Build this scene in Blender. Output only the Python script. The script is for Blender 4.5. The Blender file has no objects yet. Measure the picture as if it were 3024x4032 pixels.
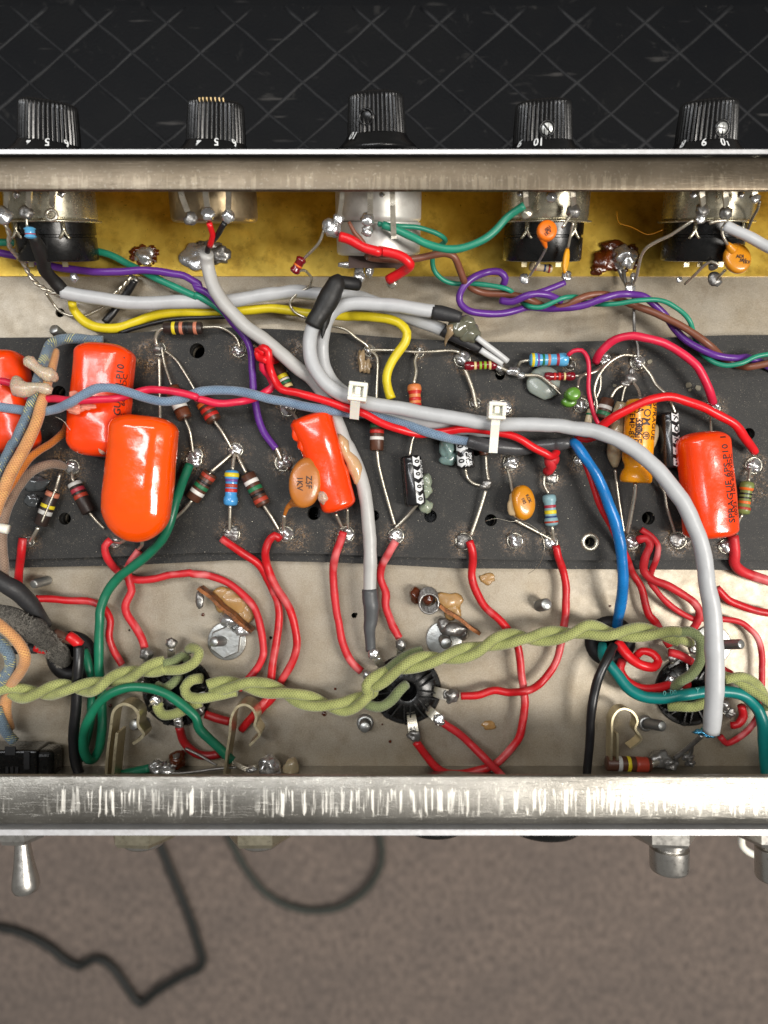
import bpy, bmesh, math, random
from mathutils import Vector, Matrix, noise
from mathutils.bvhtree import BVHTree
BVH = {}
from mathutils.geometry import delaunay_2d_cdt
random.seed(7)
scene = bpy.context.scene
scene.unit_settings.scale_length = 0.01          # one unit = one centimetre
COL = scene.collection

# ------------------------------------------------------------------ camera
CAMZ, F = 27.0, 2911.0                            # metres above the chassis floor in cm; focal length in photo pixels
cd = bpy.data.cameras.new('camera'); cam = bpy.data.objects.new('camera', cd); COL.objects.link(cam)
cam.location = (0, 0, CAMZ); cam.rotation_euler = (0, 0, 0)
cd.sensor_fit = 'VERTICAL'; cd.sensor_height = 36.0; cd.sensor_width = 27.0
cd.lens = 36.0 * F / 4032.0
cd.clip_start = 0.5; cd.clip_end = 1000
cd.dof.use_dof = True; cd.dof.focus_distance = 25.0; cd.dof.aperture_fstop = 0.07
scene.camera = cam
scene.render.resolution_x = 768; scene.render.resolution_y = 1024
scene.view_settings.view_transform = 'Standard'; scene.view_settings.look = 'None'
scene.view_settings.gamma = 1; scene.view_settings.exposure = 0.15

# ------------------------------------------------------------------ light of the room
world = bpy.data.worlds.new('World'); scene.world = world; world.use_nodes = True
bg = world.node_tree.nodes['Background']; bg.inputs[0].default_value = (1.0, 0.97, 0.92, 1); bg.inputs[1].default_value = 0.17
def area(name, loc, target, sx, sy, watt, col):
    l = bpy.data.lights.new(name, 'AREA'); l.shape = 'RECTANGLE'; l.size = sx; l.size_y = sy; l.energy = watt; l.color = col
    o = bpy.data.objects.new(name, l); COL.objects.link(o); o.location = loc
    d = Vector(target) - Vector(loc); o.rotation_euler = d.to_track_quat('-Z', 'Y').to_euler()
    return o
area('lamp', (76, -24, 112), (0, 0, 0), 24, 62, 165000, (1.0, 0.95, 0.88))
area('lamp', (-50, 22, 130), (0, 0, 0), 10, 110, 62000, (0.95, 0.97, 1.0))
area('lamp', (-14, 52, 150), (0, 0, 0), 90, 12, 52000, (1.0, 0.96, 0.9))

# ------------------------------------------------------------------ pixel tiles of the photo -> points
K = 800.0 / 1659.0
TX = {'1': 0, '2': 700, '3': 1400, '4': 2224}; TY = {'A': 350, 'B': 1000, 'C': 1700, 'D': 2300}
def W(u, v, z):
    s = F / (CAMZ - z); return Vector(((u - 1512) / s, (2016 - v) / s, z))
def T(tile, x, y, z=0.8):
    return W(TX[tile[1]] + x * K, TY[tile[0]] + y * K, z)
def size(px, z):                                   # tile pixels -> centimetres at height z
    return px * K * (CAMZ - z) / F
def parse(spec, w):
    tile = None; raw = []
    for tok in spec.split():
        if tok[0] in 'ABCD': tile = tok; continue
        raw.append((tile, [float(q) for q in tok.split(',')]))
    n = len(raw); zs = [None] * n; ws = [None] * n
    for i, (t, v) in enumerate(raw):
        if len(v) > 2: zs[i] = v[2]
        if len(v) > 3: ws[i] = v[3]
    def fill(a, d):
        idx = [i for i in range(n) if a[i] is not None]
        if not idx: return [d] * n
        for i in range(n):
            if a[i] is None:
                lo = [j for j in idx if j < i]; hi = [j for j in idx if j > i]
                if lo and hi:
                    t = (i - lo[-1]) / (hi[0] - lo[-1]); a[i] = raw_a[lo[-1]] * (1 - t) + raw_a[hi[0]] * t
                else: a[i] = raw_a[lo[-1]] if lo else raw_a[hi[0]]
        return a
    raw_a = list(zs); zs = fill(zs, 1.0); raw_a = list(ws); ws = fill(ws, w)
    pts = [T(t, v[0], v[1], zs[i]) for i, (t, v) in enumerate(raw)]
    rad = [size(ws[i], zs[i]) / 2 for i in range(n)]
    return pts, rad
def smooth_path(pts, rad, step=0.12):
    P = []; R = []; n = len(pts)
    for i in range(n - 1):
        p0 = pts[max(i - 1, 0)]; p1 = pts[i]; p2 = pts[i + 1]; p3 = pts[min(i + 2, n - 1)]
        L = (p2 - p1).length
        if L < 1e-4: continue
        m1 = (p2 - p0) * 0.5; m2 = (p3 - p1) * 0.5
        l1 = (p1 - p0).length or L; l2 = (p3 - p2).length or L
        m1 = m1 * min(1.0, 2 * L / (L + l1)); m2 = m2 * min(1.0, 2 * L / (L + l2))
        k = max(2, int(L / step))
        for j in range(k):
            t = j / k; a = 2*t**3 - 3*t*t + 1; b = t**3 - 2*t*t + t; c = -2*t**3 + 3*t*t; d = t**3 - t*t
            P.append(p1 * a + m1 * b + p2 * c + m2 * d); R.append(rad[i] * (1 - t) + rad[i + 1] * t)
    P.append(pts[-1]); R.append(rad[-1])
    return P, R

# ------------------------------------------------------------------ mesh collector
class MB:
    def __init__(s): s.v = []; s.f = []; s.uv = []; s.mi = []; s.cur = 0
    def add(s, verts, faces, uvs=None):
        o = len(s.v); s.v += [Vector(q) for q in verts]
        for k, f in enumerate(faces):
            s.f.append([o + i for i in f]); s.mi.append(s.cur)
            s.uv.append(uvs[k] if uvs else [(0, 0)] * len(f))
        return s
    def tube(s, P, R, n=10, cap=True):
        verts = []; faces = []; uvs = []; m = len(P)
        t0 = (P[1] - P[0]).normalized(); up = Vector((0, 0, 1)) if abs(t0.z) < 0.9 else Vector((1, 0, 0))
        nn = (up - t0 * up.dot(t0)).normalized(); L = 0; Ls = []
        for i in range(m):
            t = (P[min(i + 1, m - 1)] - P[max(i - 1, 0)])
            t = t.normalized() if t.length > 1e-6 else t0
            nn = nn - t * nn.dot(t); nn = nn.normalized() if nn.length > 1e-5 else Vector((1, 0, 0))
            b = t.cross(nn); Ls.append(L)
            if i < m - 1: L += (P[i + 1] - P[i]).length
            for k in range(n):
                a = 2 * math.pi * k / n; verts.append(P[i] + (nn * math.cos(a) + b * math.sin(a)) * R[i])
            t0 = t
        for i in range(m - 1):
            for k in range(n):
                k2 = (k + 1) % n
                faces.append([i*n + k, i*n + k2, (i+1)*n + k2, (i+1)*n + k])
                uvs.append([(Ls[i], k / n), (Ls[i], (k+1) / n), (Ls[i+1], (k+1) / n), (Ls[i+1], k / n)])
        if cap:
            faces.append(list(range(n))[::-1]); uvs.append([(0, 0)] * n)
            faces.append([(m-1)*n + k for k in range(n)]); uvs.append([(L, 0)] * n)
        return s.add(verts, faces, uvs)
    def lathe(s, o, axis, prof, n=32, teeth=0, depth=0, up=None, sx=1.0, su=1.0, nexp=2.0, caps=True):
        """prof: (distance along the axis, radius); sx/su stretch the section; nexp>2 squares it off"""
        axis = axis.normalized(); up = up or Vector((0, 0, 1))
        u = up - axis * up.dot(axis)
        u = u.normalized() if u.length > 1e-4 else Vector((1, 0, 0)); r = axis.cross(u)
        verts = []; faces = []; uvs = []; m = len(prof)
        for (d, rr) in prof:
            for k in range(n):
                a = 2 * math.pi * k / n; c = math.cos(a); q = math.sin(a)
                if nexp != 2.0:
                    c = math.copysign(abs(c) ** (2 / nexp), c); q = math.copysign(abs(q) ** (2 / nexp), q)
                R = rr
                if teeth: R = rr - depth * (0.5 - 0.5 * math.cos(a * teeth)) ** 0.6
                verts.append(o + axis * d + u * (c * R * su) + r * (q * R * sx))
        for i in range(m - 1):
            for k in range(n):
                k2 = (k + 1) % n; faces.append([i*n + k, i*n + k2, (i+1)*n + k2, (i+1)*n + k])
                uvs.append([(prof[i][0], k / n), (prof[i][0], (k+1) / n), (prof[i+1][0], (k+1) / n), (prof[i+1][0], k / n)])
        if caps:
            faces.append(list(range(n))[::-1]); uvs.append([(0, 0)] * n)
            faces.append([(m-1)*n + k for k in range(n)]); uvs.append([(0, 0)] * n)
        return s.add(verts, faces, uvs)
    def box(s, c, ax, ay, az):                      # centre and three half-vectors
        v = [c + ax*i + ay*j + az*k for k in (-1, 1) for j in (-1, 1) for i in (-1, 1)]
        return s.add(v, [[0,2,3,1],[4,5,7,6],[0,1,5,4],[2,6,7,3],[0,4,6,2],[1,3,7,5]])
    def blob(s, c, rx, ry, rz, seed=0, amp=0.15, freq=1.5, sub=3, floor=None):
        bm = bmesh.new(); bmesh.ops.create_icosphere(bm, subdivisions=sub, radius=1)
        vs = []
        for v in bm.verts:
            d = 1 + amp * noise.noise(v.co * freq + Vector((seed * 3.7, seed * 1.3, 0)))*1.6
            q = Vector((v.co.x * rx * d, v.co.y * ry * d, v.co.z * rz * d)) + c
            if floor is not None and q.z < floor: q.z = floor
            vs.append(q)
        s.add(vs, [[v.index for v in f.verts] for f in bm.faces]); bm.free(); return s
    def build(s, name, mat, parent=None, smooth=True, angle=None, base=None):
        if parent is not None: b = parent.location.copy() if parent.parent is None else parent.parent.location + parent.location
        elif base is not None: b = Vector(base)
        else:
            xs = [q.x for q in s.v]; ys = [q.y for q in s.v]; zs = [q.z for q in s.v]
            b = Vector(((min(xs) + max(xs)) / 2, (min(ys) + max(ys)) / 2, min(zs)))
        me = bpy.data.meshes.new(name); me.from_pydata([q - b for q in s.v], [], s.f)
        for m in (mat if isinstance(mat, (list, tuple)) else [mat]): me.materials.append(m)
        uvl = me.uv_layers.new(name='UVMap'); i = 0
        flat = [c for f in s.uv for uv in f for c in uv]; uvl.data.foreach_set('uv', flat)
        me.polygons.foreach_set('material_index', s.mi)
        me.polygons.foreach_set('use_smooth', [smooth] * len(me.polygons)); me.update()
        if smooth and angle is not None: me.set_sharp_from_angle(angle=math.radians(angle))
        o = bpy.data.objects.new(name, me); COL.objects.link(o)
        if parent is not None: o.parent = parent
        else: o.location = b
        return o
def tag(o, label=None, cat=None, group=None, kind=None):
    if label: o['label'] = label
    if cat: o['category'] = cat
    if group: o['group'] = group
    if kind: o['kind'] = kind
    return o
def thing(name, label, cat, loc, group=None):
    o = bpy.data.objects.new(name, None); o.empty_display_size = 0.3; COL.objects.link(o); o.location = loc
    return tag(o, label, cat, group)

# ------------------------------------------------------------------ materials
def srgb(r, g, b):
    f = lambda c: (c / 255 / 12.92) if c / 255 <= 0.04045 else ((c / 255 + 0.055) / 1.055) ** 2.4
    return (f(r), f(g), f(b), 1)
class NT:
    def __init__(s, name):
        s.m = bpy.data.materials.new(name); s.m.use_nodes = True; s.n = s.m.node_tree.nodes; s.l = s.m.node_tree.links
        s.p = s.n['Principled BSDF']; s.tc = s.n.new('ShaderNodeTexCoord')
    def node(s, t, **kw):
        q = s.n.new(t)
        for k, v in kw.items(): setattr(q, k, v)
        return q
    def set(s, inp, v):
        i = s.p.inputs[inp]
        if hasattr(v, 'is_linked') or isinstance(v, bpy.types.NodeSocket): s.l.new(v, i)
        else: i.default_value = v
    def noise(s, scale, detail=3, rough=0.6, coord='Object', vec=None, dist=0):
        t = s.node('ShaderNodeTexNoise'); t.inputs['Scale'].default_value = scale; t.inputs['Detail'].default_value = detail
        t.inputs['Roughness'].default_value = rough; t.inputs['Distortion'].default_value = dist
        s.l.new(vec or s.tc.outputs[coord], t.inputs['Vector']); return t.outputs['Fac']
    def mapped(s, sc, coord='Object', rot=(0, 0, 0)):
        m = s.node('ShaderNodeMapping'); m.inputs['Scale'].default_value = sc; m.inputs['Rotation'].default_value = rot
        s.l.new(s.tc.outputs[coord], m.inputs['Vector']); return m.outputs['Vector']
    def ramp(s, fac, a, b, ca=(0, 0, 0, 1), cb=(1, 1, 1, 1)):
        r = s.node('ShaderNodeValToRGB'); r.color_ramp.elements[0].position = a; r.color_ramp.elements[0].color = ca
        r.color_ramp.elements[1].position = b; r.color_ramp.elements[1].color = cb
        s.l.new(fac, r.inputs['Fac']); return r.outputs['Color']
    def mix(s, fac, a, b):
        x = s.node('ShaderNodeMix', data_type='RGBA')
        for i, v in ((0, fac), (6, a), (7, b)):
            if isinstance(v, bpy.types.NodeSocket): s.l.new(v, x.inputs[i])
            else: x.inputs[i].default_value = v
        return x.outputs[2]
    def math(s, op, a, b=0.0):
        x = s.node('ShaderNodeMath', operation=op)
        for i, v in ((0, a), (1, b)):
            if isinstance(v, bpy.types.NodeSocket): s.l.new(v, x.inputs[i])
            else: x.inputs[i].default_value = v
        return x.outputs[0]
    def bump(s, h, strength=0.3, dist=0.02):
        b = s.node('ShaderNodeBump'); b.inputs['Strength'].default_value = strength; b.inputs['Distance'].default_value = dist
        s.l.new(h, b.inputs['Height']); s.l.new(b.outputs['Normal'], s.p.inputs['Normal'])
    def sep(s, coord='Object'):
        x = s.node('ShaderNodeSeparateXYZ'); s.l.new(s.tc.outputs[coord], x.inputs[0]); return x.outputs
MATS = {}
def plastic(name, c, rough=0.35, var=0.12, dirt=0.25, bump=0.1, coat=0.0, frost=0.0, sss=0.0, metal=0.0):
    if name in MATS: return MATS[name]
    t = NT(name); c = srgb(*c); dark = tuple(x * (1 - var * 2.2) for x in c[:3]) + (1,)
    col = t.mix(t.ramp(t.noise(1.3, 4), 0.35, 0.7), c, dark)
    col = t.mix(t.math('MULTIPLY', t.ramp(t.noise(9, 5, 0.7), 0.58, 0.72), dirt), col, srgb(70, 55, 40))
    col = t.mix(t.math('MULTIPLY', t.ramp(t.noise(2.4, 7, 0.78), 0.54, 0.74), dirt * 0.9), col, tuple(x * .35 for x in c[:3]) + (1,))
    if frost: col = t.mix(t.math('MULTIPLY', t.ramp(t.noise(0.8, 2), 0.58, 0.76), frost), col, srgb(238, 150, 150))
    t.set('Base Color', col); t.set('Metallic', metal)
    t.l.new(t.math('ADD', t.math('MULTIPLY', t.noise(5, 3), 0.25), rough - 0.1), t.p.inputs['Roughness'])
    if coat: t.set('Coat Weight', coat); t.set('Coat Roughness', 0.08)
    if sss >= 0.4: t.set('Transmission Weight', 0.5)
    if sss: t.set('Subsurface Weight', sss); t.set('Subsurface Radius', (0.1, 0.06, 0.03)); t.set('Subsurface Scale', 1.0)
    t.bump(t.noise(6, 4), bump, 0.03); MATS[name] = t.m; return t.m
def metal(name, c, rough=0.25, stain=(90, 70, 40), stainamt=0.3, bump=0.2, bs=9, lo=0.5, hi=0.75, met=0.82):
    if name in MATS: return MATS[name]
    t = NT(name); c = srgb(*c)
    col = t.mix(t.math('MULTIPLY', t.ramp(t.noise(2.2, 5, 0.7), lo, hi), stainamt), c, srgb(*stain))
    t.set('Base Color', col); t.set('Metallic', met)
    t.l.new(t.math('ADD', t.math('MULTIPLY', t.noise(7, 3), 0.3), rough - 0.12), t.p.inputs['Roughness'])
    t.bump(t.noise(bs, 4), bump, 0.03); MATS[name] = t.m; return t.m
def cloth(name, c, c2, fleck=0.0, fc=(230, 220, 120), scale=1.0):
    if name in MATS: return MATS[name]
    t = NT(name); s = t.sep('UV')
    a = t.math('SINE', t.math('ADD', t.math('MULTIPLY', s[0], 68 * scale), t.math('MULTIPLY', s[1], 2 * math.pi * 8)))
    b = t.math('SINE', t.math('SUBTRACT', t.math('MULTIPLY', s[0], 68 * scale), t.math('MULTIPLY', s[1], 2 * math.pi * 8)))
    h = t.math('MAXIMUM', a, b)
    col = t.mix(t.ramp(h, -0.2, 0.8), t.mix(0.45, srgb(*c2), srgb(*c)), srgb(*c))
    col = t.mix(t.ramp(t.noise(1.6, 4), 0.4, 0.7), col, t.mix(0.5, col, srgb(*c2)))
    if fleck:
        e = t.math('MULTIPLY', t.ramp(a, 0.55, 0.7), t.ramp(t.noise(3.0, 2), 0.52, 0.6))
        col = t.mix(t.math('MULTIPLY', e, fleck), col, srgb(*fc))
    t.set('Base Color', col); t.set('Roughness', 0.75); t.set('Sheen Weight', 0.3)
    t.bump(t.math('ADD', t.math('MULTIPLY', h, 0.6), t.math('MULTIPLY', t.noise(12, 4), 3.0)), 0.5, 0.025); MATS[name] = t.m; return t.m

RED = plastic('red_insulation', (206, 26, 34), 0.36, 0.14, 0.5, 0.3, frost=0.4)
REDB = plastic('bright_red_insulation', (226, 26, 34), 0.3, 0.1, 0.12, 0.12)
PINK = plastic('pink_red_insulation', (222, 36, 72), 0.36, 0.1, 0.12, 0.1)
FROST = plastic('heat_bleached_red', (206, 40, 48), 0.45, 0.1, 0.3, 0.3, frost=0.85)
GREY = plastic('grey_cable_jacket', (188, 190, 192), 0.36, 0.05, 0.1, 0.07)
GREY2 = plastic('warm_grey_jacket', (186, 185, 182), 0.38, 0.05, 0.12, 0.07)
WHITEJ = plastic('pale_jacket', (202, 203, 203), 0.34, 0.05, 0.12, 0.07)
YELLOW = plastic('yellow_insulation', (226, 204, 36), 0.36, 0.08, 0.3, 0.1)
TEAL = plastic('teal_insulation', (38, 142, 114), 0.33, 0.1, 0.12, 0.08)
GREEN = plastic('green_insulation', (22, 112, 82), 0.34, 0.1, 0.12, 0.08)
TEALB = plastic('blue_green_insulation', (10, 122, 118), 0.32, 0.1, 0.15, 0.08)
PURPLE = plastic('purple_insulation', (98, 48, 142), 0.3, 0.08, 0.08, 0.08)
BROWN = plastic('brown_insulation', (128, 78, 58), 0.36, 0.08, 0.15, 0.08)
BLUE = plastic('blue_insulation', (20, 118, 190), 0.26, 0.12, 0.15, 0.25)
BLACK = plastic('black_insulation', (28, 28, 30), 0.32, 0.08, 0.15, 0.1)
SHRINK = plastic('black_shrink_tube', (44, 44, 46), 0.5, 0.1, 0.35, 0.5)
SHRINKG = plastic('grey_shrink_tube', (84, 86, 88), 0.42, 0.1, 0.3, 0.2)
TAPE = plastic('black_tape', (30, 30, 30), 0.5, 0.08, 0.2, 0.5)
BRAID_G = cloth('green_cloth', (172, 178, 108), (88, 94, 42))
BRAID_GD = cloth('dark_green_cloth', (128, 140, 92), (70, 80, 44))
BRAID_B = cloth('blue_cloth', (128, 152, 176), (66, 90, 118))
BRAID_BY = cloth('blue_yellow_cloth', (112, 132, 148), (62, 78, 92), 0.95)
BRAID_P = cloth('peach_cloth', (222, 162, 104), (158, 100, 56), 0.5, (240, 200, 110))
BRAID_O = cloth('orange_cloth', (214, 122, 30), (130, 64, 10))
BRAID_T = cloth('taupe_cloth', (158, 132, 112), (92, 70, 56))
def fuzzy():
    t = NT('fuzzy_grey_cloth'); n = t.noise(16, 6, 0.75, dist=1.5)
    t.set('Base Color', t.ramp(n, 0.38, 0.66, srgb(22, 21, 20), srgb(130, 126, 118))); t.set('Roughness', 0.95)
    t.bump(n, 1.0, 0.1); return t.m
FUZZ = fuzzy()
LEAD = metal('tinned_lead', (205, 198, 182), 0.28, stainamt=0.35)
SOLDER = metal('solder', (205, 205, 205), 0.2, stain=(90, 66, 30), stainamt=0.5, bump=0.5, bs=5, lo=0.52, hi=0.7)
SOLDERD = metal('dull_solder', (150, 148, 145), 0.34, stain=(60, 45, 25), stainamt=0.6, bump=0.7, bs=7)
ORANGE = plastic('orange_dip', (248, 66, 6), 0.2, 0.05, 0.03, 0.22, coat=0.5)
ORANGE2 = plastic('glossy_orange_dip', (252, 84, 2), 0.12, 0.05, 0.02, 0.15, coat=0.8)
INK = plastic('dark_ink', (50, 22, 16), 0.5, 0.05, 0, 0)
WHITEINK = plastic('white_ink', (226, 228, 228), 0.5, 0.03, 0.1, 0)
BAKE = plastic('black_bakelite', (13, 13, 13), 0.26, 0.1, 0.1, 0.15)
KNOB = plastic('black_knob', (7, 7, 8), 0.27, 0.1, 0.1, 0.1, coat=0.1)
RUBBER = plastic('black_rubber', (22, 22, 24), 0.55, 0.1, 0.3, 0.2)
CARB = plastic('brown_carbon', (84, 50, 34), 0.4, 0.15, 0.3, 0.15)
CARBD = plastic('dark_carbon', (48, 36, 32), 0.4, 0.15, 0.3, 0.15)
TAN = plastic('tan_dip', (186, 112, 42), 0.3, 0.1, 0.12, 0.15, coat=0.25)
OCHRE = plastic('ochre_dip', (212, 138, 24), 0.25, 0.08, 0.12, 0.15, coat=0.4)
GLUE = plastic('cloudy_glue', (236, 220, 196), 0.25, 0.05, 0.1, 0.4, coat=0.3, sss=0.4)
GLUEG = plastic('grey_glue', (134, 142, 134), 0.3, 0.06, 0.1, 0.3, coat=0.3, sss=0.2)
GLUEA = plastic('amber_glue', (170, 132, 78), 0.3, 0.1, 0.15, 0.4, coat=0.3, sss=0.2)
NYLON = plastic('nylon', (240, 238, 226), 0.35, 0.03, 0.05, 0.05, sss=0.3)
STEEL = metal('pot_steel', (186, 180, 160), 0.24, stain=(120, 100, 60), stainamt=0.4, bump=0.12, bs=3)
STEELT = metal('tan_steel', (168, 150, 120), 0.36, stain=(110, 86, 50), stainamt=0.5, bump=0.15, bs=3)
ALU = metal('pot_aluminium', (222, 220, 214), 0.42, stain=(150, 142, 128), stainamt=0.4, bump=0.2, bs=4, met=0.45)
CHROME = metal('chrome', (205, 202, 196), 0.28, stainamt=0.1, bump=0.03, bs=5, met=1.0)
ZINC = metal('zinc', (176, 178, 176), 0.34, stain=(110, 96, 70), stainamt=0.4, bump=0.3)
CLIP = metal('spring_clip_steel', (204, 192, 158), 0.3, stain=(130, 96, 50), stainamt=0.3, bump=0.03, met=0.85)
COPPER = metal('burnt_copper', (150, 92, 48), 0.45, stain=(50, 32, 20), stainamt=0.9, bump=0.8, bs=7, lo=0.42, hi=0.6, met=0.5)
FLUXM = plastic('amber_flux', (92, 38, 10), 0.15, 0.25, 0.5, 0.9, coat=0.8)

# --- chassis metals
def chassis_floor():
    t = NT('aged_chassis_plating')
    c = t.mix(t.ramp(t.noise(0.45, 6, 0.65), 0.32, 0.68), srgb(160, 151, 136), srgb(140, 126, 103))
    c = t.mix(t.math('MULTIPLY', t.ramp(t.noise(1.4, 6, 0.7, vec=t.mapped((1.0, 0.55, 1))), 0.52, 0.72), 0.5), c, srgb(112, 92, 66))
    sp = t.ramp(t.noise(10, 5, 0.75), 0.64, 0.70); c = t.mix(t.math('MULTIPLY', sp, 0.75), c, srgb(70, 50, 34))
    c = t.mix(t.math('MULTIPLY', t.ramp(t.noise(5, 6, 0.8), 0.64, 0.72), 0.4), c, srgb(196, 186, 160))
    t.set('Base Color', c); t.set('Metallic', 0.35)
    t.l.new(t.math('ADD', t.math('MULTIPLY', t.noise(3, 4), 0.3), 0.26), t.p.inputs['Roughness'])
    c_ = t.mix(0.22, c, t.ramp(t.noise(24, 3, 0.6), 0.3, 0.7, srgb(90, 82, 68), srgb(215, 208, 192))); t.set('Base Color', c_)
    t.bump(t.noise(14, 4), 0.14, 0.02); return t.m
def brass():
    t = NT('tarnished_brass')
    c = t.mix(t.ramp(t.noise(0.6, 5, 0.65), 0.3, 0.7), srgb(255, 222, 104), srgb(204, 164, 60))
    c = t.mix(t.math('MULTIPLY', t.ramp(t.noise(7, 5, 0.8), 0.63, 0.70), 0.8), c, srgb(88, 56, 18))
    c = t.mix(t.math('MULTIPLY', t.ramp(t.noise(0.9, 6, 0.7), 0.52, 0.72), 0.7), c, srgb(134, 92, 30))
    t.set('Base Color', c); t.set('Metallic', 0.65)
    t.l.new(t.math('ADD', t.math('MULTIPLY', t.noise(2.5, 4), 0.25), 0.2), t.p.inputs['Roughness'])
    t.bump(t.noise(9, 5), 0.12, 0.02); return t.m
def lip_metal(name, c1, c2, rough, y0, y1, tick, tickw, speck, bstr):
    t = NT(name); s = t.sep('Object')
    c = t.mix(t.ramp(t.noise(0.5, 5, 0.6), 0.35, 0.7), srgb(*c1), srgb(*c2))
    tk = t.ramp(t.noise(1.0, 3, 0.6, vec=t.mapped((7.5, 0.35, 1))), 0.51, 0.56)
    tk2 = t.ramp(t.noise(1.0, 2, 0.5, vec=t.mapped((0.8, 0.1, 1))), 0.36, 0.5)
    wob = t.math('MULTIPLY', t.math('SUBTRACT', t.noise(1.0, 4, 0.7, vec=t.mapped((11, 0.6, 1))), 0.5), 1.0)
    yy = t.math('ADD', s[1], wob)
    msk = t.math('MULTIPLY', t.math('GREATER_THAN', yy, y0), t.math('LESS_THAN', yy, y1))
    m = t.math('MULTIPLY', t.math('MULTIPLY', tk, tk2), msk)
    c = t.mix(t.math('MULTIPLY', m, tick), c, tickw)
    sp = t.ramp(t.noise(11, 4, 0.7), 0.60, 0.66); c = t.mix(t.math('MULTIPLY', sp, speck), c, srgb(240, 236, 224))
    t.set('Base Color', c); t.l.new(t.math('SUBTRACT', 0.9, t.math('MULTIPLY', m, 0.75 * tick)), t.p.inputs['Metallic'])
    t.l.new(t.math('ADD', t.math('MULTIPLY', t.noise(8, 3), 0.2), rough - 0.1), t.p.inputs['Roughness'])
    scr = t.ramp(t.noise(1.0, 2, 0.5, vec=t.mapped((1.2, 26, 1), rot=(0, 0, 0.9))), 0.60, 0.66)
    t.bump(t.math('ADD', t.noise(22, 4, 0.7), t.math('MULTIPLY', scr, 0.5)), bstr, 0.02); return t.m
def board_mat():
    t = NT('black_fibreboard')
    c = t.ramp(t.noise(1.2, 6, 0.7), 0.3, 0.75, srgb(19, 19, 19), srgb(37, 36, 33))
    c = t.mix(t.math('MULTIPLY', t.ramp(t.noise(26, 3, 0.6), 0.64, 0.70), 0.75), c, srgb(150, 142, 126))
    c = t.mix(t.math('MULTIPLY', t.ramp(t.noise(3.0, 7, 0.8), 0.56, 0.72), 0.35), c, srgb(112, 104, 90))
    at = t.node('ShaderNodeAttribute'); at.attribute_name = 'flux'
    f = t.math('MULTIPLY', at.outputs['Fac'], t.ramp(t.noise(4, 7, 0.85), 0.44, 0.56))
    fl = t.ramp(t.noise(14, 4, 0.75), 0.45, 0.66, srgb(24, 13, 5), srgb(142, 110, 70))  # flux residue brown, with bright glints painted in at the pale end
    c = t.mix(f, c, fl)
    t.set('Base Color', c); t.l.new(t.math('SUBTRACT', 0.62, t.math('MULTIPLY', f, 0.4)), t.p.inputs['Roughness'])
    t.bump(t.math('ADD', t.noise(20, 4), t.math('MULTIPLY', f, t.noise(11, 3))), 0.35, 0.03); return t.m
def vinyl():
    t = NT('scuffed_black_vinyl')
    c = t.ramp(t.noise(0.35, 6, 0.65), 0.35, 0.75, srgb(6, 8, 12), srgb(13, 14, 16))
    sc = t.ramp(t.noise(0.55, 6, 0.74, dist=1.6), 0.60, 0.80); c = t.mix(t.math('MULTIPLY', sc, 0.32), c, srgb(92, 90, 88))
    c = t.mix(t.math('MULTIPLY', t.ramp(t.noise(1.0, 3, 0.5, vec=t.mapped((0.35, 2.6, 1), rot=(0, 0, 0.5))), 0.66, 0.74), 0.35), c, srgb(96, 94, 92))
    c = t.mix(t.math('MULTIPLY', t.ramp(t.noise(5, 3), 0.74, 0.78), 0.4), c, srgb(130, 126, 116))
    t.set('Base Color', c); t.set('Roughness', 0.5); t.set('Specular IOR Level', 0.14); t.bump(t.noise(9, 5), 0.3, 0.03); return t.m
def carpet():
    t = NT('brown_grey_carpet')
    n = t.noise(1.9, 9, 0.72, vec=t.mapped((1.0, 0.6, 1)))
    c = t.ramp(n, 0.32, 0.70, srgb(80, 73, 70), srgb(160, 143, 131))
    c = t.mix(t.ramp(t.noise(0.16, 3), 0.4, 0.65), c, t.mix(0.3, c, srgb(100, 92, 88)))
    t.set('Base Color', c); t.set('Roughness', 0.95); t.set('Sheen Weight', 0.2); t.bump(t.noise(4, 6, 0.8), 0.4, 0.2); return t.m

# ------------------------------------------------------------------ the setting
def sheet(name, x0, x1, y0, y1, z, mat):
    m = MB(); m.add([(x0, y0, z), (x1, y0, z), (x1, y1, z), (x0, y1, z)], [[0, 1, 2, 3]])
    o = m.build(name, mat, smooth=False); tag(o, kind='structure'); return o
sheet('carpet', -220, 220, -220, 220, -55, carpet())
VIN = vinyl()
# black vinyl case the chassis lies across, with raised lattice seams
case = thing('vinyl_case', 'black scuffed vinyl case with raised diamond lattice lying behind the knobs', 'case', (0, 15, -6))
y_end = W(0, 22, -3).y
m = MB(); m.box(Vector((0, (9.5 + y_end) / 2, -4.5)), Vector((26, 0, 0)), Vector((0, (y_end - 9.5) / 2, 0)), Vector((0, 0, 1.5)))
m.build('lid', VIN, case, smooth=False)
m = MB(); m.box(Vector((0, y_end + 4.2, -8)), Vector((26, 0, 0)), Vector((0, 4.0, 0)), Vector((0, 0, 1.2))); m.build('lower_edge', VIN, case, smooth=False)
def seam_pt(i, j):                                  # lattice node: column i, row j (half steps)
    p = W(183 + i * 264 / 2 * 1.02, 150 + j * 118, -3.0); return p
def seam_mat():
    t = NT('vinyl_seam'); t.set('Base Color', t.ramp(t.noise(0.45, 5, 0.7), 0.35, 0.7, srgb(9, 11, 15), srgb(38, 39, 41))); t.set('Roughness', 0.55); t.set('Specular IOR Level', 0.25); t.bump(t.noise(8, 4), 0.4, 0.03); return t.m
SEAM = seam_mat()
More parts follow.
